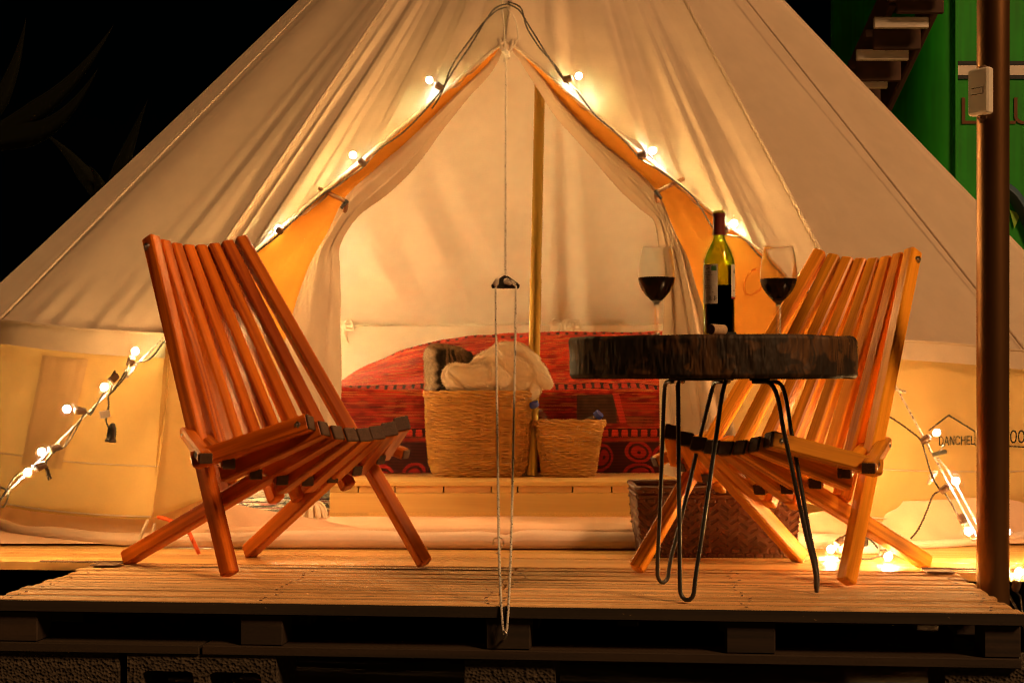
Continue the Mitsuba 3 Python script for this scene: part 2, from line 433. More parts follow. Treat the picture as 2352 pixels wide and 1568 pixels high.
def rug_tex(p, n, uv):
    a = noise(p.x * 14, p.y * 34, 1.0)
    b = noise(p.x * 90, p.y * 60, 2.0)
    dark = smoothstep(0.42, 0.60, a * 0.75 + b * 0.35)
    c = mix((0.62, 0.56, 0.46), (0.035, 0.035, 0.035), dark)
    edge = smoothstep(6.18, 6.22, p.y)
    c = mix(c, mix((0.10, 0.085, 0.06), (0.42, 0.36, 0.27), noise(p.x * 80, p.y * 18, 5.0)), edge)
    return mix(c, (0.40, 0.06, 0.05), smoothstep(0.72, 0.76, noise(p.x * 9, p.y * 20, 9.0)) * (1 - edge) * 0.6)


bump('rug_pile', lambda p, n, uv: noise(p.x * 160, p.y * 160), 0.005, base_color=mikit.proc(rug_tex), roughness=1.0)
scene['clear_glass'] = {'type': 'dielectric', 'int_ior': 1.42, 'ext_ior': 1.0}
scene['bulb_glass'] = {'type': 'thindielectric', 'int_ior': 1.5}
scene['glow'] = {'type': 'mask', 'opacity': 0.03, 'bsdf': {'type': 'diffuse'}}   # the filament's glow is clear to light that passes
scene['green_glass'] = {'type': 'dielectric', 'int_ior': 1.5, 'ext_ior': 1.0, 'specular_transmittance': rgb(0.72, 0.80, 0.22)}
scene['plastic_glass'] = {'type': 'thindielectric', 'int_ior': 1.5, 'specular_transmittance': rgb(0.78, 0.74, 0.68)}
scene['wine'] = {'type': 'principled', 'base_color': rgb(0.016, 0.0015, 0.002), 'roughness': 0.03, 'specular': 0.5}
mat('paper', base_color=mikit.proc(lambda p, n, uv: mi.Color3f(0.62, 0.56, 0.47) * (0.85 + 0.2 * noise(p.x * 300, p.y * 300, p.z * 300))), roughness=0.7)
mat('paper_ink', base_color=rgb(0.06, 0.045, 0.035), roughness=0.8)
mat('paper_green', base_color=rgb(0.05, 0.16, 0.04), roughness=0.7)
mat('paper_red', base_color=rgb(0.40, 0.03, 0.02), roughness=0.7)
mat('capsule', base_color=rgb(0.14, 0.022, 0.018), roughness=0.35, specular=0.5)
mat('cork_bark', base_color=mikit.proc(lambda p, n, uv: mix((0.34, 0.22, 0.12), (0.58, 0.42, 0.26), fbm(p.x * 300, p.y * 300, p.z * 300))), roughness=0.9)
mat('cork_end', base_color=rgb(0.07, 0.03, 0.025), roughness=0.9)
mat('blue_cap', base_color=rgb(0.015, 0.035, 0.30), roughness=0.4)
mat('orange_strap', base_color=rgb(0.75, 0.10, 0.01), roughness=0.6)
mat('tag', base_color=rgb(0.78, 0.76, 0.70), roughness=0.7)

# ================================================================ ground, deck and tent platform
FL = np.array([-1.237, 3.407, 0.0]); EX = unit([2.371, -0.214, 0]); EY = np.array([-EX[1], EX[0], 0.0]); DW, DD = 2.381, 0.685


def dk(u, v, z=0.0):
    return FL + EX * u + EY * v + np.array([0, 0, z])


g = np.concatenate([np.linspace(-60, -5, 12), np.linspace(-4, 4, 50), np.linspace(5, 60, 12)])
gx, gy = np.meshgrid(g, np.concatenate([np.linspace(-20, 1.5, 8), np.linspace(2, 10, 50), np.linspace(11, 90, 14)]))
solo('ground', patch(np.stack([gx, gy, -0.345 + 0.03 * nz2(gx * 2, gy * 2, 3)], -1)), 'ground_soil', 'dark trampled soil under and around the wooden decks', smooth=True, kind='structure')

deck = thing('pallet_deck', 'weathered grey-brown pallet deck of rough planks in front of the tent, on concrete blocks', 'deck')
edges = [0, 0.058, 0.096, 0.146, 0.182, 0.236, 0.274, 0.318, 0.370, 0.404, 0.452, 0.498, 0.534, 0.584, 0.630, 0.685]
for i in range(15):
    a, b = edges[i], edges[i + 1] - random.uniform(0.004, 0.009)
    z = random.uniform(-0.003, 0.0) if i else 0
    for lo, hi in (((0, DW),) if i in (0, 2, 3, 5, 8, 9, 11, 13) else ((0, 1.19), (1.196, DW))):
        l, h = lo + (random.uniform(-0.012, 0.008) if lo == 0 else 0), hi + (random.uniform(-0.01, 0.012) if hi == DW else 0)
        part(deck, 'plank', prism(dk(l, (a + b) / 2, z - 0.014), dk(h, (a + b) / 2, z - 0.014), b - a, 0.028, ch=0.002), 'deck_wood')
for u0, u1 in ((0.0, 0.11), (0.601, 0.703), (1.18, 1.283), (1.729, 1.84), (2.30, 2.381)):
    for v0 in (0.012, 0.30, 0.58):
        part(deck, 'support_block', bx(dk((u0 + u1) / 2, v0 + 0.045, -0.0665), (u1 - u0, 0.09, 0.073), EX), 'old_wood')
for l, h in ((-0.005, 0.505), (0.512, DW)):
    part(deck, 'bottom_board', prism(dk(l, 0.052, -0.1145), dk(h, 0.052, -0.1145), 0.095, 0.022, ch=0.002), 'old_wood')
part(deck, 'edge_shade_strip', prism(dk(-.004, -.003, -0.0148), dk(DW + .004, -.003, -0.0148), 0.005, 0.026, ch=0.001), 'old_wood')  # added dark strip: puts shade onto the weathered plank fronts
part(deck, 'bottom_board', prism(dk(0, 0.62, -0.1145), dk(DW, 0.62, -0.1145), 0.095, 0.022, ch=0.002), 'old_wood')
nails = []
for u in (0.05, 0.65, 1.17, 1.225, 1.78, 2.33):
    for i in range(15):
        c = dk(u + random.uniform(-.015, .015), (edges[i] + edges[i + 1]) / 2 - .003, .0006)
        nails.append(tube([c, c + [0, 0, .0012]], .0038, 8))
part(deck, 'nail_heads', cat(nails), 'rust', kind='stuff')
for k in range(26):   # splinters along the sawn edge
    u = random.uniform(0.05, DW - .05); l = random.uniform(0.01, 0.04)
    part(deck, 'splinter', tube([dk(u, -0.001, -0.002), dk(u + random.uniform(-l, l), -0.006, -0.004 - random.random() * l * .6)], [0.0008, 0.0003], 4), 'deck_wood') if k < 9 else None

plat = thing('tent_platform', 'yellow varnished board floor under the tent, behind the pallet deck', 'platform')
pv = [0.692, 0.80, 0.905, 1.01]
for i in range(3):
    z = -0.001 * (i % 2)
    part(plat, 'plank', prism(dk(-2.6, (pv[i] + pv[i + 1]) / 2, z - 0.0125), dk(5.0, (pv[i] + pv[i + 1]) / 2, z - 0.0125), pv[i + 1] - pv[i] - 0.003, 0.025, ch=0.0015), 'floor_wood')
part(plat, 'board_floor', bx(dk(1.2, 3.52, -0.0145), (7.6, 5.0, 0.025), EX), 'floor_wood')
for u in (-1.6, 0.085, 0.7, 1.5, 2.32, 4.0):
    part(plat, 'joist', bx(dk(u, 1.9, -0.10), (0.06, 2.3, 0.14), EX), 'old_wood')
for k, (px, py, lab) in enumerate(((245, 1296, 'flat rusty hinge joining deck and platform at the left end'), (2157, 1312, 'flat rusty hinge joining deck and platform at the right end'))):
    c = floor_at(px, py, 0.004)
    h = thing('strap_hinge', lab, 'hinge')
    s = 1 if k == 0 else -1
    part(h, 'leaf', bx(c + EY * 0.0 + [0, 0, 0.001], (0.075, 0.06, 0.004), EX), 'rust')
    part(h, 'strap', bx(c - s * EX * 0.11 + EY * 0.055 + [0, 0, 0.001], (0.21, 0.018, 0.004), EX), 'rust')
    part(h, 'pin', tube([c - EX * 0.04 + EY * 0.034 + [0, 0, .003], c + EX * 0.04 + EY * 0.034 + [0, 0, .003]], 0.004, 8), 'rust')


def block_mesh(L, H, D, holes=True, n=2):
    p = sbox(-L / 2, 0, L / 2, H)
    if holes:
        w = (L - 0.035 * (n + 1)) / n
        for i in range(n):
            x0 = -L / 2 + 0.035 + i * (w + 0.035)
            p = p.difference(sbox(x0 + .018, 0.045 + .018, x0 + w - .018, H - 0.04 - .018).buffer(0.018))
    m = trimesh.creation.extrude_polygon(p, D, engine='earcut')
    m = m.subdivide_to_size(0.03)
    v = np.array(m.vertices)[:, [0, 2, 1]]; v[:, 1] -= 0
    f = np.array(m.faces)[:, ::-1]
    d = np.stack([nz2(v[:, 0] * 90 + k * 31, v[:, 2] * 90 + v[:, 1] * 70, k) for k in range(3)], -1) * 0.0014
    return v + d, f


def place(mesh, c, ax):
    v, f = mesh[0], mesh[1]
    ax = unit(ax); ay = np.array([-ax[1], ax[0], 0])
    return (np.asarray(c) + v[:, :1] * ax + v[:, 1:2] * ay + v[:, 2:3] * [0, 0, 1], f)


for x0, x1, ytop, v, holes, lab in ((-60, 262, 1502, 0.03, False, 'solid grey concrete block under the left corner of the deck'),
                                    (283, 635, 1493, 0.005, True, 'hollow concrete block with two openings under the left half of the deck'),
                                    (1066, 1276, 1497, 0.05, False, 'rough concrete block under the middle of the deck'),
                                    (2165, 2440, 1506, 0.05, False, 'speckled concrete block under the right corner of the deck')):
    Y = 3.36 if x0 < 600 else (3.30 if x0 < 1500 else 3.25)
    a, b = at(x0, 1500, Y), at(x1, 1500, Y)
    c = (a + b) / 2; c[2] = -0.3265
    c[1] = (FL + EX * ((c[0] - FL[0]) / EX[0]))[1] + 0.012 + v * 0.3
    solo('concrete_block', place(block_mesh(b[0] - a[0], 0.200, 0.19, holes), c, EX), 'concrete', lab, 'block', smooth=False)
a, b = at(268, 1440, 3.62), at(548, 1440, 3.62)
c = (a + b) / 2; c[2] = -0.229
solo('concrete_block', place(block_mesh(b[0] - a[0], 0.19, 0.12, True), c + EY * 0.0, EX), 'concrete', 'hollow concrete block seen between the boards inside the pallet deck', 'block')

blades = []
for k in range(150):
    cx, cy = random.choice(((-0.95, 3.33), (-0.66, 3.36), (0.5, 3.25), (0.75, 3.2), (-0.1, 3.3)))
    x, y = cx + random.gauss(0, 0.10), cy - abs(random.gauss(0, 0.05))
    h = random.uniform(0.05, 0.16); ln = random.uniform(-0.06, 0.06)
    p = np.array([[x, y, -0.335], [x + ln * .3, y, -0.335 + h * .6], [x + ln, y - .01, -0.335 + h]])
    blades.append(tube(spline(p, 5), np.linspace(0.002, 0.0005, 5), 4, seed=0))
solo('grass', cat(blades), 'grass_blade', 'sparse thin grass growing beside the concrete blocks', 'grass', kind='stuff')

# ================================================================ the bell tent
tent = thing('bell_tent', 'cream canvas bell tent with its door flaps tied open, glowing from inside', 'tent')
APEX = at(1268, -562, 6.2)
P0 = at(1161, 97, 4.80)
GL, GR = at(383, 768, 4.45), at(1990, 779, 4.45)
eave = [GL, at(200, 757, 4.60), at(0, 737, 4.82), (-2.15, 5.7, .74), (-2.06, 7.0, .78), (-1.35, 7.95, .82), (0.1, 8.25, .845), (1.45, 7.95, .83), (2.25, 7.0, .78),
        (2.33, 5.7, .70), at(2352, 806, 4.87), at(2180, 789, 4.62), GR]
EV = spline(eave, 241)
ev_i = lambda q: int(np.argmin(np.linalg.norm(EV - np.asarray(q), axis=1)))
iL, iR = ev_i((-2.15, 5.7, .74)), ev_i((2.33, 5.7, .70))
OUT = np.array([0.1, -40, 30.0])


def roof(base, nt, d, key, bsdf='canvas', t1=0.97, label=None):
    P = base[None] + (APEX - base)[None] * (np.linspace(0, t1, nt)[:, None, None])
    s = np.linspace(0, 1, base.shape[0])[None]; t = np.linspace(0, t1, nt)[:, None]
    C = np.array([0.1, 6.2, 0.6])
    N = normals(P); sg = np.sign((N * (P - C)).sum(-1, keepdims=True)); N = N * sg
    P = P + N * d(s, t)[..., None]
    return part(tent, key, patch(P), bsdf, True, label=label)


def fold(x, seed, sharp=1.0):
    """Soft ridges like canvas pulled tight: in [-1, 1]."""
    v = nz(np.asarray(x), seed)
    return np.sign(v) * np.abs(v) ** sharp


# front faces between the door edge and the peak
nd = 150
dl = spline([P0, at(1065, 176, 4.76), at(985, 243, 4.73), at(830, 372, 4.66), at(640, 531, 4.57), at(520, 644, 4.51), GL], nd)
drt = spline([P0, at(1235, 152, 4.77), at(1310, 219, 4.74), at(1480, 360, 4.66), at(1690, 532, 4.57), at(1850, 663, 4.50), GR], nd)


def d_front(seed, amp):
    def f(s, t):
        w = np.exp(-((t - 0.10) / 0.28) ** 2) + 0.22
        r = fold(s * 13 + 0.9 * t, seed, .8) * 0.026 + fold(s * 27 + 2 * t, seed + 5) * 0.010
        env = smooth01(s, 0.02, 0.16) * (1 - 0.9 * smooth01(s, 0.93, 1.0))
        broad = nz2(s * 4 + t * 0, t * 3, seed + 9) * 0.012 * (t * (1 - t) * 4)
        edge = 0.010 * np.exp(-(t / 0.015) ** 2) * nz(s * 40, seed + 3) * env
        sag = -0.05 * np.sin(PI * s) * np.sin(PI * np.clip(t, 0, 1)) * 0.6
        return amp * env * (r * w + broad) + edge + sag
    return f


def smooth01(x, a, b):
    t = np.clip((np.asarray(x, float) - a) / (b - a), 0, 1)
    return t * t * (3 - 2 * t)


roof(dl, 190, d_front(11, 1.15), 'roof_panel')
roof(drt, 190, d_front(23, 1.15), 'roof_panel')
# side and rear panels, the ring split where seams run


def d_side(seed, near):
    def f(s, t):
        x = s if near == 'start' else 1 - s
        pull = np.exp(-(x / 0.16) ** 2) * (0.010 * fold(x * 26 + 1.2 * t, seed) + 0.005 * fold(x * 50 + t, seed + 1)) * smooth01(x, 0, 0.02)
        far = np.exp(-((1 - x) / 0.22) ** 2) * 0.006 * fold(x * 34, seed + 2) * smooth01(1 - x, 0, 0.03)
        sag = -0.035 * np.sin(PI * s) * np.sin(PI * np.clip(t * 1.05, 0, 1)) + 0.012 * nz2(s * 3.2, t * 4, seed + 4) * np.sin(PI * s)
        hem = 0.010 * np.exp(-(t / 0.05) ** 2) * fold(s * 30, seed + 6)
        return pull + far + sag + hem
    return f


roof(spline(EV[:iL + 1], 120), 120, d_side(31, 'start'), 'roof_panel')
roof(spline(EV[iR:], 120), 120, d_side(37, 'end'), 'roof_panel')


def d_rear(s, t):
    k = 0
    for c, w, a in ((0.522, 0.007, 1.0), (0.534, .006, -.9), (0.547, .008, 1.0), (0.575, .012, -.7), (0.60, .012, .8), (0.43, .012, .5)):
        k = k + a * np.exp(-((s - c) / w) ** 2)
    lo = np.exp(-(t / 0.30) ** 2)
    diag = fold((s + t * 0.30) * 40, 44) * 0.036 * np.exp(-((s - 0.42) / 0.10) ** 2) * np.exp(-((t - 0.16) / 0.2) ** 2)
    return -0.016 * k * (0.35 + lo) * smooth01(t, -0.2, .1) + 0.020 * lo * fold(s * 60 + t, 41) * np.exp(-((s - 0.58) / .08) ** 2) + diag + 0.03 * np.sin(t * PI) * nz2(s * 5, t * 2, 42)


rear = spline(EV[iL:iR + 1], 330)
roof(rear, 110, d_rear, 'roof_panel', 'canvas_inner')

# seams: raised strips of doubled canvas that run up to the peak


def strip_to_apex(p, q, w, key, bsdf='canvas_trim', t1=0.9, lift=0.006, n=60, up=None):
    c = p[None] + (q - p)[None] * np.linspace(0, t1, n)[:, None]
    part(tent, key, tube(c, w * (1 - 0.6 * np.linspace(0, t1, n)), 6, seed=0), bsdf, True)


strip_to_apex(GL + [-.003, -.006, .004], APEX, 0.0075, 'seam', 'canvas')
strip_to_apex(GR + [.003, -.006, .004], APEX, 0.0075, 'seam', 'canvas')
strip_to_apex(at(1161, 90, 4.79), APEX, 0.005, 'seam', 'canvas')
for q, l in ((at(0, 737, 4.82), -1), (at(2352, 806, 4.87), 1)):
    strip_to_apex(q + [l * .002, -.004, .003], APEX, 0.0045, 'seam', 'canvas')

# eave valance: hangs from the eave all round
hang = EV + (EV - [0.1, 6.2, 0]) * [1, 1, 0] * 0.012
nv = 9
tt = np.linspace(0, 1, nv)[:, None]
sv = np.linspace(0, 1, len(EV))[None]
drop = (0.075 - 0.015 * sv) * tt
rip = 0.012 * fold(sv * 90, 51) * tt + 0.010 * fold(sv * 33, 52) * tt
outv = (EV - [0.1, 6.2, 0]) * [1, 1, 0]; outv /= np.linalg.norm(outv, axis=1, keepdims=True)
VP = EV[None] + outv[None] * (0.012 * tt + rip)[..., None] + np.stack([drop * 0, drop * 0, -drop - 0.006 * tt * fold(sv * 20, 53)], -1)
fr = np.r_[0:iL + 2]
part(tent, 'eave_valance', patch(VP[:, :iL + 2]), 'canvas', True)
part(tent, 'eave_valance', patch(VP[:, iR - 1:]), 'canvas', True)
part(tent, 'eave_hem', tube(EV[:iL + 2] + [0, -.003, .002], 0.004, 6), 'canvas', True)
part(tent, 'eave_hem', tube(EV[iR - 1:] + [0, -.003, .002], 0.004, 6), 'canvas', True)

# walls under the eave; the front parts end in a raised hem above the groundsheet
base_ring = [at(347, 1193, 4.40), at(167, 1184, 4.58), at(0, 1160, 4.85), (-2.05, 5.7, .05), (-2.0, 7.0, -.01), (-1.3, 7.85, -.012), (0.1, 8.15, -.012), (1.4, 7.85, -.012), (2.15, 7.0, -.01),
             (2.22, 5.7, .05), at(2352, 1190, 4.88), at(2190, 1199, 4.62), at(2010, 1196, 4.46), at(1975, 1190, 4.42)]
BR = spline(base_ring, 241)
WT = EV - outv * 0.022 + [0, 0, -0.006]
W = ruled(WT, BR, 60)
s_, t_ = np.linspace(0, 1, 241)[None], np.linspace(0, 1, 60)[:, None]
wr = 0.016 * fold((s_ * 70 + t_ * (1.3 * np.sign(0.5 - s_))), 61) * np.exp(-((t_ - .25) / .4) ** 2) + 0.012 * fold(s_ * 24 - t_ * 1.5 * np.sign(s_ - .5), 62) + 0.006 * nz2(s_ * 40, t_ * 3, 63)
Wd = W + outv[None] * wr[..., None]
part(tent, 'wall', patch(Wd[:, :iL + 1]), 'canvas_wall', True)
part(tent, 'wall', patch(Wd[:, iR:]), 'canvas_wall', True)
part(tent, 'wall', patch(Wd[:, iL:iR + 1]), 'canvas_inner', True)
for rng_ in (np.r_[0:iL + 1], np.r_[iR:241]):
    o = outv[rng_] * 0.004
    for fz, r in ((0.72, 0.0018), (0.985, 0.0026)):
        row = int(fz * 59)
        part(tent, 'stitched_hem', tube(Wd[row, rng_] + o, r, 5), 'canvas', True)
# window patch of doubled canvas on the left wall, passes less of the inside glow
wpx = HX + FPX * Wd[25, :20, 0] / Wd[25, :20, 1]
wc = np.where((wpx > 96) & (wpx < 226))[0]
ww = spline(np.arange(len(wc))[:, None], 60)[:, 0]
wc2 = np.linspace(wc[0], wc[-1], 60)
ww = np.array([[Wd[r_, int(c_)] * (1 - c_ % 1) + Wd[r_, int(c_) + 1] * (c_ % 1) for c_ in wc2] for r_ in range(9, 45)]) + outv[None, wc[0]:wc[0] + 1] * 0.016
ww[..., 0] += -0.05 * np.linspace(0, 1, 36)[:, None] + .003 * nz(np.linspace(0, 9, 60), 66)[None]
part(tent, 'window_cover', patch(ww), 'canvas_patch', True, label='darker canvas flap covering a window in the left wall')

# groundsheet bathtub and the rolled hem on the platform
gb = [(-2.05, 5.6, 0), floor_at(0, 1222), floor_at(167, 1245), floor_at(290, 1255), floor_at(500, 1260), floor_at(900, 1261), floor_at(1160, 1262), floor_at(1480, 1263), floor_at(1700, 1262), floor_at(2000, 1262), floor_at(2118, 1260), floor_at(2242, 1253), floor_at(2352, 1240), (2.2, 5.6, 0)]
GB = spline(gb, 260)
go = (GB - [0.1, 6.2, 0]) * [1, 1, 0]; go /= np.linalg.norm(go, axis=1, keepdims=True)
sg = np.linspace(0, 1, 260)
mid = np.exp(-((sg - 0.5) / 0.36) ** 4)
px = HX + FPX * GB[:, 0] / GB[:, 1]
rr = 0.019 + 0.008 * smooth01(px, 250, 700) * (1 - 0.75 * smooth01(px, 1800, 2100)) + 0.003 * nz(sg * 30, 71) - 0.006 * np.exp(-((px - 1160) / 26) ** 2)
rr = rr * np.where(px > 2000, 0.6, 1)
part(tent, 'rolled_hem', tube(GB - go * rr[:, None] + np.stack([sg * 0, sg * 0, rr], -1), rr, 14), 'groundsheet_pale', True)
selr = (px > 430) & (px < 1900)
r2 = (0.016 + 0.003 * nz(sg * 24, 72))[selr]
part(tent, 'rolled_hem', tube((GB - go * 0.058)[selr] + np.stack([r2 * 0, r2 * 0, 0.047 + 0.003 * nz(sg[selr] * 20, 73)], -1), r2, 12), 'groundsheet', True)
# bathtub wall rising behind the roll to the wall hem
zt = np.where(px < 600, 0.15, np.where(px > 1880, 0.14, 0.055)); zt = np.convolve(np.pad(zt, 12, 'edge'), np.ones(25) / 25, 'valid')
GW = ruled(GB - go * 0.045 + [0, 0, .012], GB - go * 0.10 + np.stack([sg * 0, sg * 0, zt], -1), 16)
tw = np.linspace(0, 1, 16)[:, None]
GW = GW + go[None] * (0.02 * fold(sg[None] * 40 + tw, 74) * np.sin(PI * tw) + 0.012 * nz2(sg[None] * 70, tw * 3, 75))[..., None]
part(tent, 'groundsheet_wall', patch(GW), 'groundsheet', True)
flo = np.array([[(x, y, 0.004) for x in np.linspace(-2.05, 2.2, 30)] for y in np.linspace(4.52, 8.2, 30)])
flo[..., 2] += 0.004 + 0.004 * nz2(flo[..., 0] * 5, flo[..., 1] * 5, 76)
part(tent, 'groundsheet_floor', patch(flo), 'groundsheet', True)
# low door sill sloping up inside the doorway
SX = np.linspace(-0.95, 0.95, 120)
prof = [(4.47, 0.050), (4.56, 0.066), (4.70, 0.045), (4.95, 0.012), (5.3, 0.010)]
SP = np.array([[(x, y, z) for x in SX] for y, z in prof]); SP = np.array([spline(SP[:, j], 30) for j in range(120)]).transpose(1, 0, 2)
SP[..., 2] += 0.012 * nz2(SP[..., 0] * 3.5, SP[..., 1] * 6, 77) + 0.004 * nz2(SP[..., 0] * 14, SP[..., 1] * 9, 78)
SP[..., 2] -= 0.05 * smooth01(-SP[..., 0], 0.5, 0.95) * smooth01(SP[..., 1], 4.6, 4.9)
part(tent, 'door_sill', patch(SP), 'groundsheet', True)

# ---- door flaps, gathered and tied back


def flap(zip_, bound, edge, n, seed, side):
    Z, B, E = spline(zip_, n), spline(bound, n), spline(edge, n)
    s = np.linspace(0, 1, n)[:, None]
    # inner, single layer between the zip and the fold
    m = 26
    t = np.linspace(0, 1, m)[None]
    A = Z[:, None] * (1 - t[..., None]) + B[:, None] * t[..., None]
    d = 0.03 * np.sin(PI * t) * smooth01(s, 0.0, 0.2) + 0.012 * fold(t * 4 + s * 3, seed) * np.sin(PI * t) + 0.010 * fold(t * 2.5 + s * 9, seed + 1) * np.sin(PI * t)
    A = A + np.array([0, 1.0, 0]) * d[..., None]
    ks = int(n * 0.72)  # same cloth split here: only the upper piece carries the painted orange glow
    part(tent, 'door_flap', patch(A[:ks + 1]), 'canvas_door_glow', True)
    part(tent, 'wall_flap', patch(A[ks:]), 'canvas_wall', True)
    # turned-back drape between the fold and the free edge, standing a little proud
    m = 44
    t = np.linspace(0, 1, m)[None]
    A = B[:, None] * (1 - t[..., None]) + E[:, None] * t[..., None]
    low = smooth01(s, 0.45, 0.62)
    d = -0.035 * np.sin(PI * np.clip(t * 1.15, 0, 1)) ** 0.8 * smooth01(s, 0.0, 0.15)
    tog = np.exp(-((s - 0.53) / 0.09) ** 2)
    d = d + (0.020 * fold(t * 7 + s * 1.4 * (1 - low), seed + 2) * (0.5 + low + tog) + 0.008 * fold(t * 15 + s * 2, seed + 3) * (1 + tog)) * smooth01(s, 0.03, 0.2)
    d = d + 0.02 * smooth01(t, 0.86, 1.0)
    A = A + np.array([0, 1.0, 0]) * d[..., None] + np.array([side * 1.0, 0, 0]) * (0.004 * nz2(s * 18, t * 2, seed + 4) * smooth01(s, .1, .3))[..., None]
    part(tent, 'door_drape', patch(A), 'canvas_drape', True)


yE = lambda L, Y: [at(x, y, Y[i] if hasattr(Y, '__len__') else Y) for i, (x, y) in enumerate(L)]
eL = [(1158, 104), (1131, 160), (1084, 213), (1024, 287), (951, 383), (897, 437), (804, 513), (776, 582), (779, 689), (781, 860), (777, 1060)]
bL = [(1154, 99), (1117, 150), (1060, 205), (995, 268), (930, 330), (867, 385), (792, 455), (755, 530), (700, 640), (650, 800), (560, 1114)]
flap([P0 + [0, .01, 0], *dl[20::20], GL + [.0, .012, 0], at(371, 900, 4.445), at(352, 1189, 4.415)], yE(bL, [4.83, 4.85, 4.85, 4.84, 4.82, 4.80, 4.74, 4.72, 4.68, 4.62, 4.58]), yE(eL, [4.84, 4.87, 4.90, 4.90, 4.88, 4.86, 4.78, 4.76, 4.74, 4.72, 4.70]), 150, 81, -1)
eR = [(1168, 104), (1194, 137), (1221, 180), (1277, 267), (1351, 350), (1417, 427), (1467, 477), (1506, 512), (1516, 580), (1526, 680), (1516, 890), (1520, 1090)]
bR = [(1176, 99), (1212, 140), (1251, 184), (1297, 242), (1384, 329), (1450, 382), (1514, 447), (1545, 520), (1580, 600), (1610, 700), (1650, 850), (1720, 1120)]
flap([P0 + [0, .01, 0], *drt[20::20], GR + [.0, .012, 0], at(1985, 900, 4.455), at(1972, 1187, 4.43)], yE(bR, [4.83, 4.85, 4.85, 4.84, 4.82, 4.80, 4.74, 4.72, 4.68, 4.66, 4.62, 4.58]), yE(eR, [4.84, 4.87, 4.90, 4.90, 4.89, 4.87, 4.84, 4.79, 4.76, 4.74, 4.72, 4.70]), 150, 91, 1)
# zips along the door edges: tape and teeth
for dd, sx in ((dl, -1), (drt, 1)):
    c = dd + np.array([0, -0.010, 0.0])
    part(tent, 'zip_tape', tube(c + [0, .004, .003], 0.006, 6), 'canvas_trim', True)
    teeth = []
    cc = spline(dd, 230)
    for i in range(14, 226):
        d = unit(cc[i + 1] - cc[i - 1])
        teeth.append(bx(cc[i] + [0, -0.014, -0.004], (0.0028, 0.006, 0.006), d, 0.0008, 0))
    part(tent, 'zip_teeth', cat(teeth), 'canvas_trim', kind='stuff')
# tie-back straps with dark toggles
for c, d in ((at(785, 468, 4.68), 1), (at(1518, 446, 4.68), -1)):
    k = spline([c + [-.07 * d, -.03, .045], c + [-.02 * d, -.045, .02], c + [.02 * d, -.04, -.006], c + [.012 * d, -.03, -.03]], 20)
    part(tent, 'tie_strap', tube(k, 0.0075, 6), 'leather', True)
    part(tent, 'toggle', tube([c + [.004 * d, -.054, -.022], c + [.024 * d, -.050, .004]], [0.005, 0.007], 8), 'black_plastic', True)
    for j in range(0):
        a = c + [.01 * d, -.03, -.02]
        part(tent, 'gathered_fold', tube(spline([a, a + [(.004 + .010 * (j - 2.5)) * 1, -.01, -.08], a + [.016 * (j - 2.5), .0, -.24 - .02 * j]], 14), np.linspace(.010, .004, 14), 6), 'canvas_drape', True)
# small hood, eyelet tab and cord at the door peak
part(tent, 'peak_tab', bx(at(1163, 8, 4.84) + [0, -.03, 0], (0.03, 0.012, 0.035), (1, 0, 0), .003), 'canvas_trim')
part(tent, 'peak_cord', tube(spline([at(1165, 20, 4.80), at(1186, 55, 4.77), at(1190, 85, 4.76), at(1180, 108, 4.755), at(1160, 124, 4.75)], 24), 0.0022, 6), 'cord', True)
part(tent, 'peak_cord', tube(spline([at(1153, 22, 4.80), at(1158, 60, 4.77), at(1160, 100, 4.76), at(1162, 120, 4.75)], 24), 0.0022, 6), 'cord', True)
part(tent, 'peak_loop', tube(spline([at(1146, 90, 4.78), at(1150, 104, 4.77), at(1158, 120, 4.76), at(1168, 120, 4.76), at(1175, 104, 4.77), at(1178, 92, 4.78)], 20), 0.007, 6), 'canvas_trim', True)
# inside: ties on the rear eave seam and the seam itself
er = EV[iL:iR + 1]
part(tent, 'rear_seam', tube(er - outv[iL:iR + 1] * 0.02, 0.006, 6), 'canvas_inner', True)
vs = spline(EV[iL:iR + 1], 330)
hemP = np.array([vs - np.concatenate([outv[iL:iR + 1]] * 1)[np.linspace(0, iR - iL, 330).astype(int)] * (0.02 + 0.012 * k + 0.014 * k * fold(np.linspace(0, 60, 330), 96)[:, None]) + [0, 0, -0.09 * k] for k in np.linspace(0, 1, 8)])
part(tent, 'rear_valance', patch(hemP), 'canvas_inner', True)
for x0, sc in ((1290, 1.0), (790, .8), (1316, .6)):
    c = at(x0, 742, 8.08)
    for sgn in (-1, 1):
        L = spline([c, c + [sgn * .045 * sc, -.02, .02 * sc], c + [sgn * .07 * sc, -.02, -.05 * sc], c + [sgn * .03 * sc, -.02, -.055 * sc], c], 24)
        part(tent, 'tie_bow', tube(L, 0.006, 6), 'canvas_inner', True)
    part(tent, 'tie_bow', tube(spline([c, c + [.01, -.02, -.06], c + [.03, -.02, -.14 * sc]], 10), 0.005, 6), 'canvas_inner', True)
# loop of tape on the right flap, behind the glasses
c = at(1722, 640, 4.55)
part(tent, 'tape_loop', tube(spline([c + [.02, 0, .03], c + [-.01, -.03, .01], c + [-.025, -.03, -.03], c + [-.01, -.03, -.055], c + [.03, -.02, -.035], c + [.05, -.01, .01]], 24), 0.004, 6), 'canvas_door_glow', True)
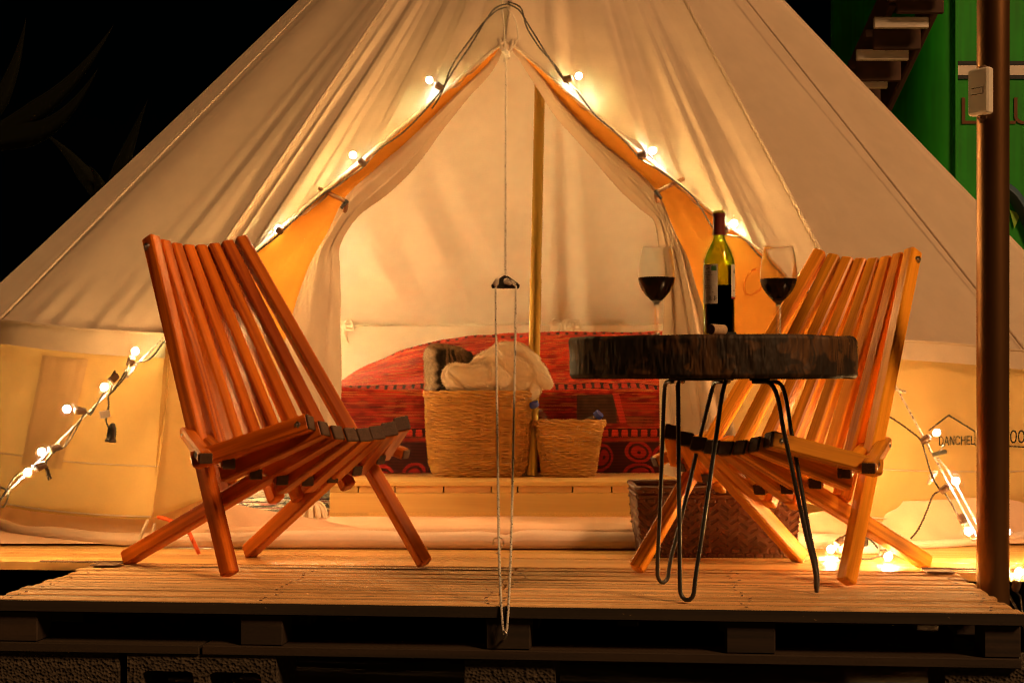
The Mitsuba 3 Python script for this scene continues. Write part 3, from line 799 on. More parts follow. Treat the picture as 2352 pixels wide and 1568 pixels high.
# peg loop at the left corner and the orange guy strap
c = at(340, 1194, 4.38)
part(tent, 'peg_loop', tube(spline([c, c + [-.012, -.01, -.03], c + [-.022, -.01, -.06], c + [-.008, -.012, -.075], c + [.012, -.01, -.05], c + [.02, 0, -.01]], 20), 0.005, 6), 'canvas_trim', True)
part(tent, 'peg_strap', tube(spline([at(364, 1187, 4.38), at(395, 1196, 4.34), at(430, 1217, 4.31), at(445, 1245, 4.29), at(457, 1271, 4.28)], 20), [0.006] * 20, 6), 'orange_strap', True)
part(tent, 'peg_ring', tube(spline([c + [-.03, -.012, -.075], c + [-.045, -.012, -.09], c + [-.03, -.012, -.1], c + [-.018, -.012, -.088], c + [-.03, -.012, -.075]], 18), 0.0025, 6), 'steel', True)
hk = at(1148, 1243, 4.33)
part(tent, 'wire_hook', tube(spline([hk + [-.02, 0, -.01], hk + [-.015, -.01, .012], hk + [.005, -.01, .012], hk + [.012, -.01, -.005], hk + [.0, -.01, -.025], hk + [-.012, -.01, -.035]], 20), 0.002, 6), 'steel', True)

# printed mark on the right wall
wall_r = Wd[:, iR:]


def on_wall(px_, py_):
    """Point of the right wall near that pixel (the wall is nearly flat here), and its frame."""
    q = wall_r.reshape(-1, 3)
    X = HX + FPX * q[:, 0] / q[:, 1]; Yp = HY - FPX * (q[:, 2] - CAM) / q[:, 1]
    k = np.argsort((X - px_) ** 2 + (Yp - py_) ** 2)[:3]
    return at(px_, py_, q[k, 1].mean())


A, B = on_wall(2142, 1022), on_wall(2330, 1018)
wx = unit(B - A); wz = unit(np.array([0, 0, 1]) - wx * wx[2]); wy = np.cross(wz, wx)


def wall_text(txt, p, h, bold=False):
    m = meshkit.text_mesh(txt, h, 0.0012, bold)
    v = np.array(m.vertices)
    return (p - wy * 0.022 + v[:, :1] * wx * .98 + v[:, 1:2] * wz - v[:, 2:3] * wy, np.array(m.faces))


mk = 'black_paint'
part(tent, 'printed_lettering', wall_text('DANCHEL', A, 0.029), mk)
part(tent, 'printed_lettering', wall_text('OUTDOOR', on_wall(2236, 1018), 0.042), mk)
for line in (((2120, 988), (2166, 953)), ((2166, 953), (2226, 990)), ((2226, 990), (2226, 1021)), ((2226, 1021), (2352, 1026))):
    a, b = (on_wall(*q) - wy * 0.022 for q in line)
    part(tent, 'printed_line', bx((a + b) / 2, (np.linalg.norm(b - a), 0.0012, 0.0045), b - a, .0003), mk)
# ================================================================ tent pole, bed and what lies inside
pb, pt_ = at(1221, 1092, 5.72), at(1240, 200, 5.86)
pole = thing('tent_pole', 'slanted brass-coloured metal centre pole inside the tent', 'pole')
dirp = unit(pt_ - pb)
L = 2.7
for a, b, r in ((0, 0.785, .0235), (0.785, L, .0215)):
    part(pole, 'tube', tube([pb + dirp * a, pb + dirp * b], r, 24), 'brass_pole', 40)
part(pole, 'collar', tube([pb + dirp * 0.775, pb + dirp * 0.79], .0245, 24), 'brass_pole', 40)

bed = thing('bed_platform', 'low pine pallet bed platform standing on the tent floor under the red bed', 'bed platform')
xl, yf = at(757, 1150, 5.43)[0], 5.43
xr = 1.30
zt_, zb_ = at(0, 1105, yf)[2], at(0, 1190, yf)[2]
H = zt_ - zb_
part(bed, 'top_board', prism([xl - .01, yf + .10, zt_ - .009], [xr, yf + .10, zt_ - .009], .22, .018, ch=.002), 'pine')
part(bed, 'top_board', prism([xl - .01, yf + 1.35, zt_ - .010], [xr, yf + 1.35, zt_ - .010], 2.26, .018, ch=.002), 'pine')
xs = [(757, 822), (823, 906), (908, 1018), (1020, 1128), (1129, 1188), (1190, 1314), (1316, 1404), (1406, 1508), (1520, 1620), (1622, 1730), (1732, 1850)]
for a, b in xs:
    X0, X1 = at(a, 0, yf)[0], at(b, 0, yf)[0]
    part(bed, 'spacer', prism([X0 + .001, yf + .03, zt_ - .0305], [X1 - .001, yf + .03, zt_ - .0305], .06, .024, ch=.0015), 'pine')
part(bed, 'rail', prism([xl, yf + .02, zt_ - .087], [xr, yf + .02, zt_ - .087], .04, .087, ch=.002), 'pine')
for a, b in ((757, 845), (846, 1900)):
    part(bed, 'foot_rail', prism([at(a, 0, yf)[0] + .001, yf + .025, zb_ + .012], [at(b, 0, yf)[0], yf + .025, zb_ + .012], .05, .024, ch=.0015), 'pine')
part(bed, 'side_rail', prism([xl + .02, yf + .05, zt_ - .08], [xl + .02, yf + 2.4, zt_ - .08], .04, .10, ch=.002), 'pine')

# the bed: one sheet over mattress and pillows
nu, n1, n2 = 200, 60, 130
U = np.linspace(-1.02, 1.32, nu)
yfront = 5.88
zc = 0.485
rows = []
vv = []
for k in np.linspace(0, 1, n1):        # front drop
    z = zt_ + 0.004 + (zc - 0.03 - zt_) * k
    y = yfront + 0.020 * nz(U * 5, 101) * (1 - k * .5) + 0.006 * nz(U * 14 + 3 * k, 102) - 0.01 * np.sin(PI * k)
    rows.append(np.stack([U, y, U * 0 + z], -1)); vv.append((z - zt_))
v_at = vv[-1]
for k in np.linspace(0, 1, 10)[1:]:    # rounded edge
    a = k * PI / 2
    rows.append(np.stack([U, yfront + 0.03 * (1 - np.cos(a)) + 0.006 * nz(U * 14 + 3, 102), U * 0 + zc - 0.03 + 0.03 * np.sin(a) + 0.006 * nz(U * 6, 103)], -1)); vv.append(v_at + 0.047 * k)
v_at = vv[-1]
Xl = at(785, 0, 7.0)[0]
for k in np.linspace(0, 1, n2)[1:]:
    y = yfront + 0.03 + 2.05 * k
    side = np.sin(np.clip((U - (Xl - .02)) / 0.85, 0, 1) * PI / 2) ** 0.62 * np.clip((1.34 - U) / 0.6, 0, 1) ** 0.5
    rise = smooth01(k, 0.17, 0.62) * 0.275 * side
    z = zc + rise - 0.03 * np.sin(PI * np.clip(k / 0.25, 0, 1)) + 0.018 * nz2(U * 4, k * 9, 104) + 0.010 * nz2(U * 11, k * 16, 105) - 0.22 * smooth01(k, 0.9, 1.0)
    rows.append(np.stack([U, U * 0 + y, z], -1)); vv.append(v_at + 2.05 * k * 0.62)
BP = np.array(rows)
uvb = np.stack([np.broadcast_to(U[None] - 0.0, BP.shape[:2]), np.broadcast_to(np.array(vv)[:, None], BP.shape[:2])], -1)
bd = thing('bedspread', 'red woven bedspread with dark bands and motifs over mattress and pillows', 'bedspread')
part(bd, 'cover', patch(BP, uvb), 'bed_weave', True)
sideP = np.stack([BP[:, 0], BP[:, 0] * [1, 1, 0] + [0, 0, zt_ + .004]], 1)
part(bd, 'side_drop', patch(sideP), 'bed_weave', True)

# ---- baskets


def basket(name, label, cen, z0, z1, prof, exp_, asp, rows_, stakes, r):
    b = thing(name, label, 'basket', 'wicker baskets on the bed platform')
    zz = np.linspace(z0 + r, z1 - r, rows_)
    th = np.linspace(0, 2 * PI, 401)

    def ring(R, off=0.0):
        c, s = np.cos(th), np.sin(th)
        k = (np.abs(c) ** exp_ + np.abs(s) ** exp_) ** (-1 / exp_)
        return np.stack([cen[0] + (R + off) * k * c, cen[1] + (R * asp + off) * k * s], -1)
    ws = []
    for i, z in enumerate(zz):
        R = np.interp((z - z0) / (z1 - z0), *prof)
        wob = 0.0032 * np.sin(th * stakes / 2 + PI * (i % 2) + 0.3 * math.sin(i))
        p = np.column_stack([ring(R, wob), z + 0.0015 * np.sin(th * 3 + i) + 0.0012 * nz(th * 9 + i * 7, 111)])
        ws.append(tube(p, r * random.uniform(0.85, 1.1), 6, False, seed=i))
    part(b, 'weave', cat(ws), 'wicker', True, kind='stuff')
    st = []
    for k in range(stakes):
        a = 2 * PI * k / stakes
        j = int(a / (2 * PI) * 400)
        p = [[*ring(np.interp(q, *prof), -0.001)[j], z0 + (z1 - z0) * q] for q in np.linspace(0.01, 0.98, 12)]
        st.append(tube(p, 0.0035, 5, seed=60 + k))
    part(b, 'stakes', cat(st), 'wicker', True, kind='stuff')
    for j, dz in enumerate((0.0, 0.008, 0.016)):
        p = np.column_stack([ring(np.interp(1, *prof), 0.004 + 0.0025 * np.sin(th * stakes / 2 + j * 2)), z1 - 0.004 - dz + 0.0025 * np.cos(th * stakes / 2 + j * 2)])
        part(b, 'rim', tube(p, r * 1.1, 6, False, seed=40 + j), 'wicker', True)
    Rb = np.interp(0.0, *prof)
    c = ring(Rb * .97)
    V = np.vstack([np.column_stack([c[:-1], c[:-1, 0] * 0 + z0 + .004]), [[cen[0], cen[1], z0 + .004]]])
    i = np.arange(400)
    part(b, 'base', (V, np.stack([i, (i + 1) % 400, i * 0 + 400], -1)), 'wicker')
    return b


yb = 5.62
c0 = at(1099, 0, yb + .10)
zb1, zb2 = zt_, at(0, 897, yb + .02)[2]
basket('wicker_basket', 'tall round wicker basket on the bed platform holding a cream towel', (c0[0], yb + .12), zb1, zb2,
       ([0, .04, .15, .5, 1.0], [.165, .183, .196, .207, .213]), 2.25, 0.62, 44, 34, 0.0040)
c1 = at(1307, 0, yb + .08)
basket('wicker_basket', 'short flared wicker basket on the bed platform holding two water bottles', (c1[0], yb + .10), zt_, at(0, 965, yb + .02)[2],
       ([0, .06, .5, 1.0], [.098, .105, .120, .139]), 2.2, 0.62, 27, 26, 0.0042)

# cream towel: a rolled bundle heaped over the basket rim


def P5(x, y, dy=0.0):
    return at(x, y, yb + .12 + dy)


fl = [([P5(1046, 866, -.07), P5(1088, 872, -.06), P5(1140, 868, -.05)], [.052, .056, .060]),
      ([P5(1120, 850), P5(1165, 838), P5(1200, 846)], [.070, .088, .075]),
      ([P5(1150, 815, .02), P5(1182, 822, .02), P5(1212, 832, .02)], [.045, .060, .050]),
      ([P5(1195, 850, .0), P5(1228, 860, -.01), P5(1258, 882, -.02)], [.075, .052, .018]),
      ([P5(1070, 885, .0), P5(1150, 885, .0), P5(1210, 885, .0)], [.06, .075, .06])]
ms = []
for pts, rad in fl:
    for (a, ra), (b, rb) in zip(list(zip(pts, rad))[:-1], list(zip(pts, rad))[1:]):
        ms.append(m3.Manifold.batch_hull([m3.Manifold.sphere(ra, 24).translate(list(map(float, a))), m3.Manifold.sphere(rb, 24).translate(list(map(float, b)))]))
mm = m3.Manifold.batch_boolean(ms, m3.OpType.Add).refine_to_length(0.008).to_mesh()
tw_ = trimesh.Trimesh(mm.vert_properties[:, :3], mm.tri_verts, process=True)
trimesh.smoothing.filter_taubin(tw_, iterations=10)
v = np.array(tw_.vertices); n = np.array(tw_.vertex_normals)
q = v - P5(1100, 860)
d = 0.006 * meshkit.noise(v * 22, 3) + 0.003 * meshkit.noise(v * 60, 4)
crease = np.exp(-((q[:, 0] - 0.045 + q[:, 2] * 0.3) / 0.006) ** 2) * (q[:, 2] < 0.05)
fold2 = np.exp(-((np.hypot(q[:, 0] - .13, q[:, 2] + .005) - 0.085) / 0.008) ** 2) * (q[:, 0] > .13)
fold3 = np.exp(-((q[:, 0] + .105 + q[:, 2] * .9) / 0.006) ** 2) * (q[:, 2] < 0.01)
v = v + n * (d - 0.010 * crease - 0.013 * fold2 - 0.010 * fold3)[:, None]


def fuzz(v, f, k, ln, seed):
    """The same surface with k short fibres standing on it."""
    r = np.random.default_rng(seed)
    f = np.asarray(f); A, B, C = v[f[:, 0]], v[f[:, 1]], v[f[:, 2]]
    nn = np.cross(B - A, C - A); ar = np.linalg.norm(nn, axis=1); nn /= ar[:, None] + 1e-12
    i = r.choice(len(f), k, p=ar / ar.sum()); q = r.random((k, 2)); q = np.where(q.sum(1, keepdims=True) > 1, 1 - q, q)
    p = A[i] + (B - A)[i] * q[:, :1] + (C - A)[i] * q[:, 1:]
    d = nn[i] + r.normal(0, .75, (k, 3)); d /= np.linalg.norm(d, axis=1, keepdims=True)
    s = np.cross(d, r.normal(0, 1, (k, 3))); s /= np.linalg.norm(s, axis=1, keepdims=True) + 1e-9
    l = ln * r.uniform(.5, 1.2, (k, 1))
    P = np.stack([p - s * .0009, p + s * .0009, p + d * l], 1).reshape(-1, 3)
    return np.vstack([v, P]), np.vstack([f, len(v) + np.arange(3 * k).reshape(-1, 3)])


solo('towel', fuzz(v, tw_.faces, 14000, .0075, 1), 'fleece', 'cream fleece towel bundled on top of the tall wicker basket', 'towel', smooth=True)
# striped wool blanket, folded behind the towel
ms = []
for a, b, r0, r1 in ((P5(1000, 815, .02), P5(1003, 890, .0), .038, .040), (P5(1030, 822, .03), P5(1030, 890, .0), .045, .05), (P5(1050, 818, .06), P5(1085, 838, .06), .032, .030), (P5(998, 812, .06), P5(1050, 816, .07), .032, .030)):
    ms.append(m3.Manifold.batch_hull([m3.Manifold.sphere(r0, 20).translate(list(map(float, a))), m3.Manifold.sphere(r1, 20).translate(list(map(float, b)))]))
mm = m3.Manifold.batch_boolean(ms, m3.OpType.Add).refine_to_length(0.007).to_mesh()
wb = trimesh.Trimesh(mm.vert_properties[:, :3], mm.tri_verts, process=True)
trimesh.smoothing.filter_taubin(wb, iterations=6)
v, n = np.array(wb.vertices), np.array(wb.vertex_normals)
solo('wool_blanket', fuzz(v + n * (0.007 * meshkit.noise(v * 110, 6) + .006 * meshkit.noise(v * 40, 7))[:, None], wb.faces, 9000, .009, 2), 'wool', 'folded dark striped wool blanket in the tall wicker basket, left of the towel', 'blanket', smooth=True)
for i, (bx_, by_, tx, ty, lab) in enumerate(((1252, 1000, 1228, 932, 'water bottle leaning left out of the short basket, blue cap beside the pole'), (1340, 990, 1372, 955, 'water bottle leaning right out of the short basket with its blue cap up'))):
    a, b = at(bx_, by_, yb + .10), at(tx, ty, yb + .07)
    ax = unit(b - a); L = np.linalg.norm(b - a)
    wbk = thing('water_bottle', lab, 'bottle', 'water bottles in the short basket')
    part(wbk, 'bottle_body', lathe([(.001, -.10), (.036, -.10), (.038, -.06), (.036, 0), (.037, .02), (.034, L - .055), (.024, L - .028), (.014, L - .014), (.0135, L)], 28, a, ax), 'plastic_glass', 30)
    part(wbk, 'water', lathe([(.001, -.095), (.034, -.095), (.0345, L - .075), (.001, L - .075)], 24, a, ax), 'plastic_glass', 30)
    part(wbk, 'cap', lathe([(.001, L - .004), (.0185, L - .004), (.0195, L), (.0185, L + .016), (.001, L + .018)], 24, a, ax), 'blue_cap', 30)
# rug and tassel
rg = np.array([[(x, y, 0.016) for x in np.linspace(-1.34, -0.71, 60)] for y in np.linspace(5.12, 7.4, 150)])
rg[..., 2] += 0.006 * nz2(rg[..., 0] * 6, rg[..., 1] * 6, 121) + 0.003 * nz2(rg[..., 0] * 60, rg[..., 1] * 60, 122)
rug = thing('rug', 'black and white woven rug on the tent floor left of the bed', 'rug')
part(rug, 'pile', patch(rg), 'rug_pile', True)
tc = at(712, 1178, 5.14)
tas = []
for k in range(60):
    a = random.uniform(0, 2 * PI); r = random.random() ** .5 * .055
    e = tc + [math.cos(a) * r * 1.2, math.sin(a) * r, -0.020 + .015 * random.random()]
    tas.append(tube(spline([tc + [0, 0, .03], (tc + e) / 2 + [0, 0, .03 + .012 * random.random()], e], 8), .006, 5))
part(rug, 'tassel', cat(tas), 'fleece', True, label='white yarn tassel at the corner of the rug')

# ================================================================ folding stick chairs
KL = {'A': [-0.2394, 3.9693, 0.0], 'B': [-0.7345, 3.7425, 0.0], 'C': [-0.7767, 4.2436, 0.0], 'D': [-1.0905, 4.0652, 0.0], 'T1': [-0.814, 4.2967, 0.941], 'T8': [-1.0271, 4.0817, 0.9236], 'S1': [-0.2893, 3.7794, 0.4038], 'S8': [-0.5, 3.5672, 0.4125], 'LR1': [-0.3343, 4.049, 0.3241], 'LR8': [-0.7747, 3.6008, 0.33], 'UR1': [-0.4012, 4.1129, 0.3582], 'UR8': [-0.8398, 3.6647, 0.3695]}
KR = {'A': [0.8363, 3.5939, 0.0], 'B': [0.3328, 3.853, 0.0], 'C': [1.1486, 3.9815, 0.0], 'D': [0.8244, 4.12, 0.0], 'T1': [1.1329, 4.0566, 0.8835], 'T8': [0.9152, 4.2599, 0.896], 'S1': [0.6279, 3.514, 0.3721], 'S8': [0.4133, 3.7146, 0.3839], 'LR1': [0.8916, 3.5622, 0.3095], 'LR8': [0.433, 3.9859, 0.3099], 'UR1': [0.9536, 3.6296, 0.3472], 'UR8': [0.494, 4.0533, 0.3582]}


def chair(label, K, wood):
    K = {k: np.array(v) for k, v in K.items()}
    c = thing('folding_chair', label, 'chair', 'low folding stick chairs on the deck')
    lat = unit(K['T8'] - K['T1']) + unit(K['LR8'] - K['LR1']) + unit(K['S8'] - K['S1'])
    lat = unit(lat * [1, 1, 0])                          # from stick 1 to stick 8
    fwd = np.cross(lat, [0, 0, 1.0])
    if np.dot(fwd, K['S1'] - K['T1']) < 0: fwd = -fwd
    w, ws, t, ch = 0.0365, 0.0405, 0.042, 0.0045
    rodU = lambda u: K['UR1'] + (K['UR8'] - K['UR1']) * (0.5 + u / 2)
    rodL = lambda u: K['LR1'] + (K['LR8'] - K['LR1']) * (0.5 + u / 2)
    zu = (K['UR1'][2] + K['UR8'][2]) / 2
    on = lambda a, b, z: a + (b - a) * ((z - a[2]) / (b[2] - a[2]))
    Q1, Q8 = on(K['T1'], K['A'], K['UR1'][2]), on(K['T8'], K['B'], K['UR8'][2])
    k1, k8 = np.array([K['T1'], K['A']]), np.array([K['T8'], K['B']])
    S3 = lambda u: K['S1'] + (K['S8'] - K['S1']) * (0.5 + u / 2) + np.array([0, 0, -0.030]) * (1 - u * u)
    Tt = lambda u: K['T1'] + (K['T8'] - K['T1']) * (0.5 + u / 2) + (np.array([0, 0, -0.026]) - fwd * 0.022) * (1 - u * u)
    Q = lambda u: Q1 + (Q8 - Q1) * (0.5 + u / 2) + (np.array([0, 0, -0.060]) - fwd * 0.018) * max(0.0, 1 - u * u)
    # seat rod: the lower rod in the slots of the back sticks
    LQ1, LQ8 = K['LR1'] + lat * 0.030, K['LR8'] - lat * 0.030
    R = lambda u: LQ1 + (LQ8 - LQ1) * (0.5 + u / 2) + np.array([0, 0, -0.070]) * max(0.0, 1 - u * u)
    slant = fwd
    for k in range(8):
        u = (k - 3.5) / 3.5
        # back stick
        a, b = Tt(u), Q(u)
        if k == 0: b = K['A'] + [0, 0, .012]
        elif k == 7: b = K['B'] + [0, 0, .012]
        else: b = b + unit(b - a) * (0.135 if k in (1, 3, 4, 6) else 0.05)
        tw = fwd + lat * (-0.20 * u)
        nm = 'front_leg_slat' if k in (0, 7) else 'back_slat'
        part(c, nm, prism(a, b, w, t, tw, ch), wood)
        # seat stick
        a, b = S3(u), R(u)
        up = np.array([0, 0, 1.0]) + lat * (-0.22 * u)
        if k in (2, 5):
            foot = K['C'] if k == 2 else K['D']
            part(c, 'rear_leg_slat', prism(a, foot + [0, 0, .014], ws, t, up, ch), wood)
        else:
            part(c, 'seat_slat', prism(a, b + unit(b - a) * 0.055, ws, t, up, ch), wood)
        e = unit(a - b)
        part(c, 'slat_end', prism(a - e * 0.004, a + e * 0.0035, ws * .99, t * .90, up, .008), 'end_grain')
    # spacers between the slots, linking the two rods
    for j in range(9):
        u = (j - 4) / 3.5
        a, b = Q(u), R(u)
        if j == 0: a, b = a + lat * 0.012, b + lat * 0.012
        if j == 8: a, b = a - lat * 0.012, b - lat * 0.012
        e = unit(b - a)
        part(c, 'spacer', prism(a - e * (0.045 if j in (0, 8) else .03), b + e * (0.045 if j in (0, 8) else .028), 0.037, 0.031, np.array([0, 0, 1.0]), .006), wood)
        part(c, 'spacer_end', prism(b + e * (0.043 if j in (0, 8) else .026), b + e * (0.0475 if j in (0, 8) else .030), 0.032, 0.026, np.array([0, 0, 1.0]), .005), 'end_grain')
    # rods with bolt heads
    mid = lambda f, u, s: f(u)
    ends = [(Q(-1.16), Q(1.16)), (R(-1.16), R(1.16)), (Tt(-1) * .95 + Q(-1) * .05 - lat * .02, Tt(1) * .95 + Q(1) * .05 + lat * .02), (S3(-1) * .93 + R(-1) * .07 - lat * .02, S3(1) * .93 + R(1) * .07 + lat * .02)]
    for i, (a, b) in enumerate(ends):
        ax = unit(b - a)
        if i < 2: part(c, 'rod', tube([(Q, R)[i](q) for q in np.linspace(-1.16, 1.16, 24)], .004, 8), 'steel', True)
        for p, sgn in ((a, -1), (b, 1)):
            part(c, 'bolt', lathe([(.0005, .007), (.0045, .0065), (.005, .003), (.010, .0025), (.0105, -.004), (.001, -.006)], 14, p, ax * sgn), 'steel', 40)


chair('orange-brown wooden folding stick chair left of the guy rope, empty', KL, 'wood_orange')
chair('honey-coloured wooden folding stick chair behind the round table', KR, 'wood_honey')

# ================================================================ table with bottle and glasses
TC = at(1640, 0, 3.50)[:2]
ztop, zbot = CAM - (778 - HY) * 3.5 / FPX, CAM - (869 - HY) * 3.5 / FPX
tb = thing('side_table', 'round side table with a thick dark tree-slice top on black hairpin legs', 'table')
n, m = 420, 30
th = np.linspace(0, 2 * PI, n + 1)
R0 = 0.348 + 0.011 * nz(np.cos(th) * 2 + 9, 131) + 0.004 * nz2(np.cos(th) * 5, np.sin(th) * 5, 132)
zz = np.linspace(zbot, ztop, m)[:, None]
bq = np.stack(np.broadcast_arrays(np.cos(th)[None] * 8, np.sin(th)[None] * 8, zz * 9), -1)
rad = R0[None] + 0.012 * (meshkit.fbm(bq, 4, 133) - .5) + 0.004 * (meshkit.noise(bq * [5, 5, 2.2], 134) - .5)
edge = np.minimum((zz - zbot), (ztop - zz)); rad = rad - 0.005 * np.exp(-(edge / .004) ** 2)
SP_ = np.stack([TC[0] + rad * np.cos(th), TC[1] + rad * np.sin(th), zz + 0 * rad + 0.003 * nz2(np.cos(th)[None] * 4, np.sin(th)[None] * 4, 135)], -1)
part(tb, 'bark_edge', patch(SP_, np.stack([np.broadcast_to(th * 0.348, rad.shape), np.broadcast_to(zz, rad.shape)], -1)), 'bark', True)
for zi, nm in ((-1, 'slab_face'), (0, 'slab_underside')):
    ring = SP_[zi, :-1]
    V = np.vstack([ring, [[*TC, ring[:, 2].mean()]]]); i = np.arange(n)
    f = np.stack([i, (i + 1) % n, i * 0 + n], -1)
    part(tb, nm, (V, f if zi else f[:, ::-1]), 'slab_top' if zi else 'bark')


def hairpin(a1, a2, foot, r=0.0052):
    """Two rods from the plate at a1 and a2 meeting in a U at the foot."""
    lg = num(tb + '__leg')
    foot = foot + np.array([0, 0, r])
    half = unit((a2 - a1) * [1, 1, 0]) * 0.018
    inn = unit(np.array([TC[0], TC[1], 0]) - (a1 + a2) / 2 * [1, 1, 0]) * 0.05
    pts = [a1 + inn + [0, 0, 0], a1 + inn * .3, a1 + [0, 0, -.012]]
    b1, b2 = foot - half + [0, 0, .026], foot + half + [0, 0, .026]
    pts += [a1 + (b1 - a1) * q for q in (.25, .5, .75)]
    pts += [b1] + [foot + half * -math.cos(q) + np.array([0, 0, .026 * (1 - math.sin(q)) ]) for q in np.linspace(.25, PI - .25, 9)] + [b2]
    pts += [b2 + (a2 - b2) * q for q in (.25, .5, .75)]
    pts += [a2 + [0, 0, -.012], a2 + inn * .3, a2 + inn]
    put(lg, tube(spline(pts, 110), r, 10), 'black_steel', True)
    m_ = (a1 + a2) / 2 + inn * .7
    put(num(lg + '__plate') if False else num(tb + '__leg_plate'), bx([m_[0], m_[1], zbot - .0025], (0.13, 0.05, .005), a2 - a1, .001), 'black_steel')


zp = zbot - 0.008
tip = lambda x, Y: np.array([(x - HX) * Y / FPX, Y, zp])
hairpin(tip(1527, 3.60), tip(1638, 3.68), floor_at(1523, 1342))
hairpin(tip(1557, 3.40), tip(1663, 3.34), floor_at(1578, 1383))
hairpin(tip(1776, 3.42), tip(1797, 3.58), floor_at(1876, 1362))

zt2 = ztop + 0.0015


def glass_prof(h, rmax, rrim, zbowl):
    o = [(.001, 0), (.034, 0), (.0345, .0012), (.020, .004), (.0075, .010), (.0056, .022), (.0050, .05), (.0054, zbowl - .012), (.0065, zbowl - .003), (.014, zbowl + .004)]
    for q in np.linspace(0.08, 1, 22):
        z = zbowl + (h - zbowl) * q
        r = rmax * math.sin(min(1, q / .46) * PI / 2) ** .62 if q < .46 else rmax + (rrim - rmax) * ((q - .46) / .54) ** 1.7
        o.append((max(r, .014), z))
    return o


def wine_glass(label, px, Y, yw):
    s = np.array([*(at(px, 0, Y)[:2]), zt2])
    g = thing('wine_glass', label, 'wine glass', 'wine glasses on the round table')
    h = CAM - (566 - HY) * Y / FPX - zt2
    zb = CAM - (694 - HY) * Y / FPX - zt2
    o = glass_prof(h, .0455, .0355, zb)
    w = .0016
    bowl = [q for q in o if q[1] >= zb + .004]
    inner = [(max(r - w, .0005), z + (w if i == 0 else 0)) for i, (r, z) in enumerate(bowl)]
    prof = o + [((o[-1][0] + inner[-1][0]) / 2, h + .0006)] + inner[::-1] + [(.0005, zb + .0045)]
    part(g, 'glass_body', lathe(prof, 64, s), 'clear_glass', 50)
    zwine = CAM - (yw - HY) * Y / FPX - zt2
    win = [(.0004, zb + .0042)] + [(r + .0003, z - .0003) for r, z in inner if z < zwine - .001]
    rl = np.interp(zwine, [z for r, z in inner], [r for r, z in inner]) + .0003
    win += [(rl, zwine - .0005), (rl - .0006, zwine), (.0004, zwine)]
    part(g, 'red_wine', lathe(win, 64, s), 'wine', 50)


wine_glass('glass of red wine on the left of the table, left of the bottle', 1508, 3.50, 638)
wine_glass('glass of red wine on the right of the table, in front of the right chair', 1788, 3.52, 641)

Yb = 3.52
s = np.array([*(at(1651, 0, Yb)[:2]), zt2]); hb = CAM - (485 - HY) * Yb / FPX - zt2
wb = thing('wine_bottle', 'open green bottle of red wine standing between the two glasses', 'wine bottle')
rb = 36.5 * Yb / FPX
Z = lambda y: CAM - (y - HY) * Yb / FPX - zt2
out = [(.001, .004), (.024, .002), (rb - .004, 0), (rb - .001, .002), (rb, .006), (rb, Z(606)), (rb * .985, Z(600)), (rb * .93, Z(590)), (rb * .80, Z(577)), (rb * .62, Z(565)), (rb * .48, Z(556)), (rb * .405, Z(547)), (rb * .385, Z(538)),
       (.0138, Z(520)), (.0136, Z(497)), (.0152, Z(496)), (.0154, Z(489)), (.0142, hb), (.0105, hb + .0003), (.0095, hb - .004)]
inn = [(.0093, Z(520)), (.0096, Z(540)), (rb * .405 - .0035, Z(549)), (rb * .60 - .003, Z(566)), (rb * .79 - .003, Z(580)), (rb - .0032, Z(600)), (rb - .0032, Z(612)), (rb - .0032, .012), (.001, .014)]
part(wb, 'glass_body', lathe(out + inn, 64, s), 'green_glass', 40)
zf = Z(656)
part(wb, 'red_wine', lathe([(.0005, .0145), (rb - .0036, .0125), (rb - .0036, zf), (.0005, zf)], 64, s), 'wine', 40)
part(wb, 'capsule', lathe([(rb * .385 + .0004, Z(541)), (.0143, Z(520)), (.0142, Z(498)), (.0158, Z(497)), (.0159, Z(491)), (.0150, Z(490))], 48, s), 'capsule', 40)


def bottle_label(name, a0, a1, y0, y1, bs, dr=.0006, label=None):
    a = np.linspace(a0, a1, 30); z = np.array([Z(y1), Z(y0)])
    P = np.array([[(s[0] + (rb + dr) * math.sin(q), s[1] - (rb + dr) * math.cos(q), s[2] + h) for q in a] for h in z])
    part(wb, name, patch(P), bs, True, label=label)


def bottle_text(txt, ang, y, h, bs):
    m_ = meshkit.text_mesh(txt, h, .0003)
    v = np.array(m_.vertices); q = ang + v[:, 0] / rb
    r = rb + .0009 + v[:, 2]
    part(wb, 'lettering', (np.stack([s[0] + r * np.sin(q), s[1] - r * np.cos(q), s[2] + Z(y) + v[:, 1]], -1), np.array(m_.faces)), bs)


bottle_label('back_label', -1.38, -0.20, 609, 699, 'paper')
bottle_label('front_label', 0.72, 2.3, 609, 683, 'paper')
bottle_label('label_band', 0.72, 2.3, 684, 687, 'paper_red')
for y, a, t, hh in ((620, -1.05, 'NADO', .0034), (628, -1.15, 'reserva especial', .0018), (634, -1.15, 'cabernet sauvignon', .0018), (638, -1.15, 'vino tinto', .0016), (645, -.95, 'Botella', .0020), (659, -1.15, 'producto de origen', .0018), (663, -1.15, 'contenido neto 750', .0018), (674, -1.1, 'CONTIENE SULFITOS', .0018)):
    bottle_text(t, a, y, hh, 'paper_ink')
bottle_text('RE', .92, 629, .0085, 'paper_ink'); bottle_text('CA', .92, 670, .0042, 'paper_red')
for k in range(9):
    bottle_label('bar_code', -1.02 + .085 * k, -1.02 + .085 * k + random.choice((.025, .045)), 681, 692, 'paper_ink', .0009)
bottle_label('label_stamp', -.62, -.28, 613, 624, 'paper_green', .0009)
a = at(1643, 765, 3.22); e = unit([.75, .62, 0])
ck = thing('cork', 'wine-stained cork lying on the table in front of the bottle', 'cork')
zc_ = ztop + .0125
a = np.array([*at(1648, 0, 3.24)[:2], zc_])
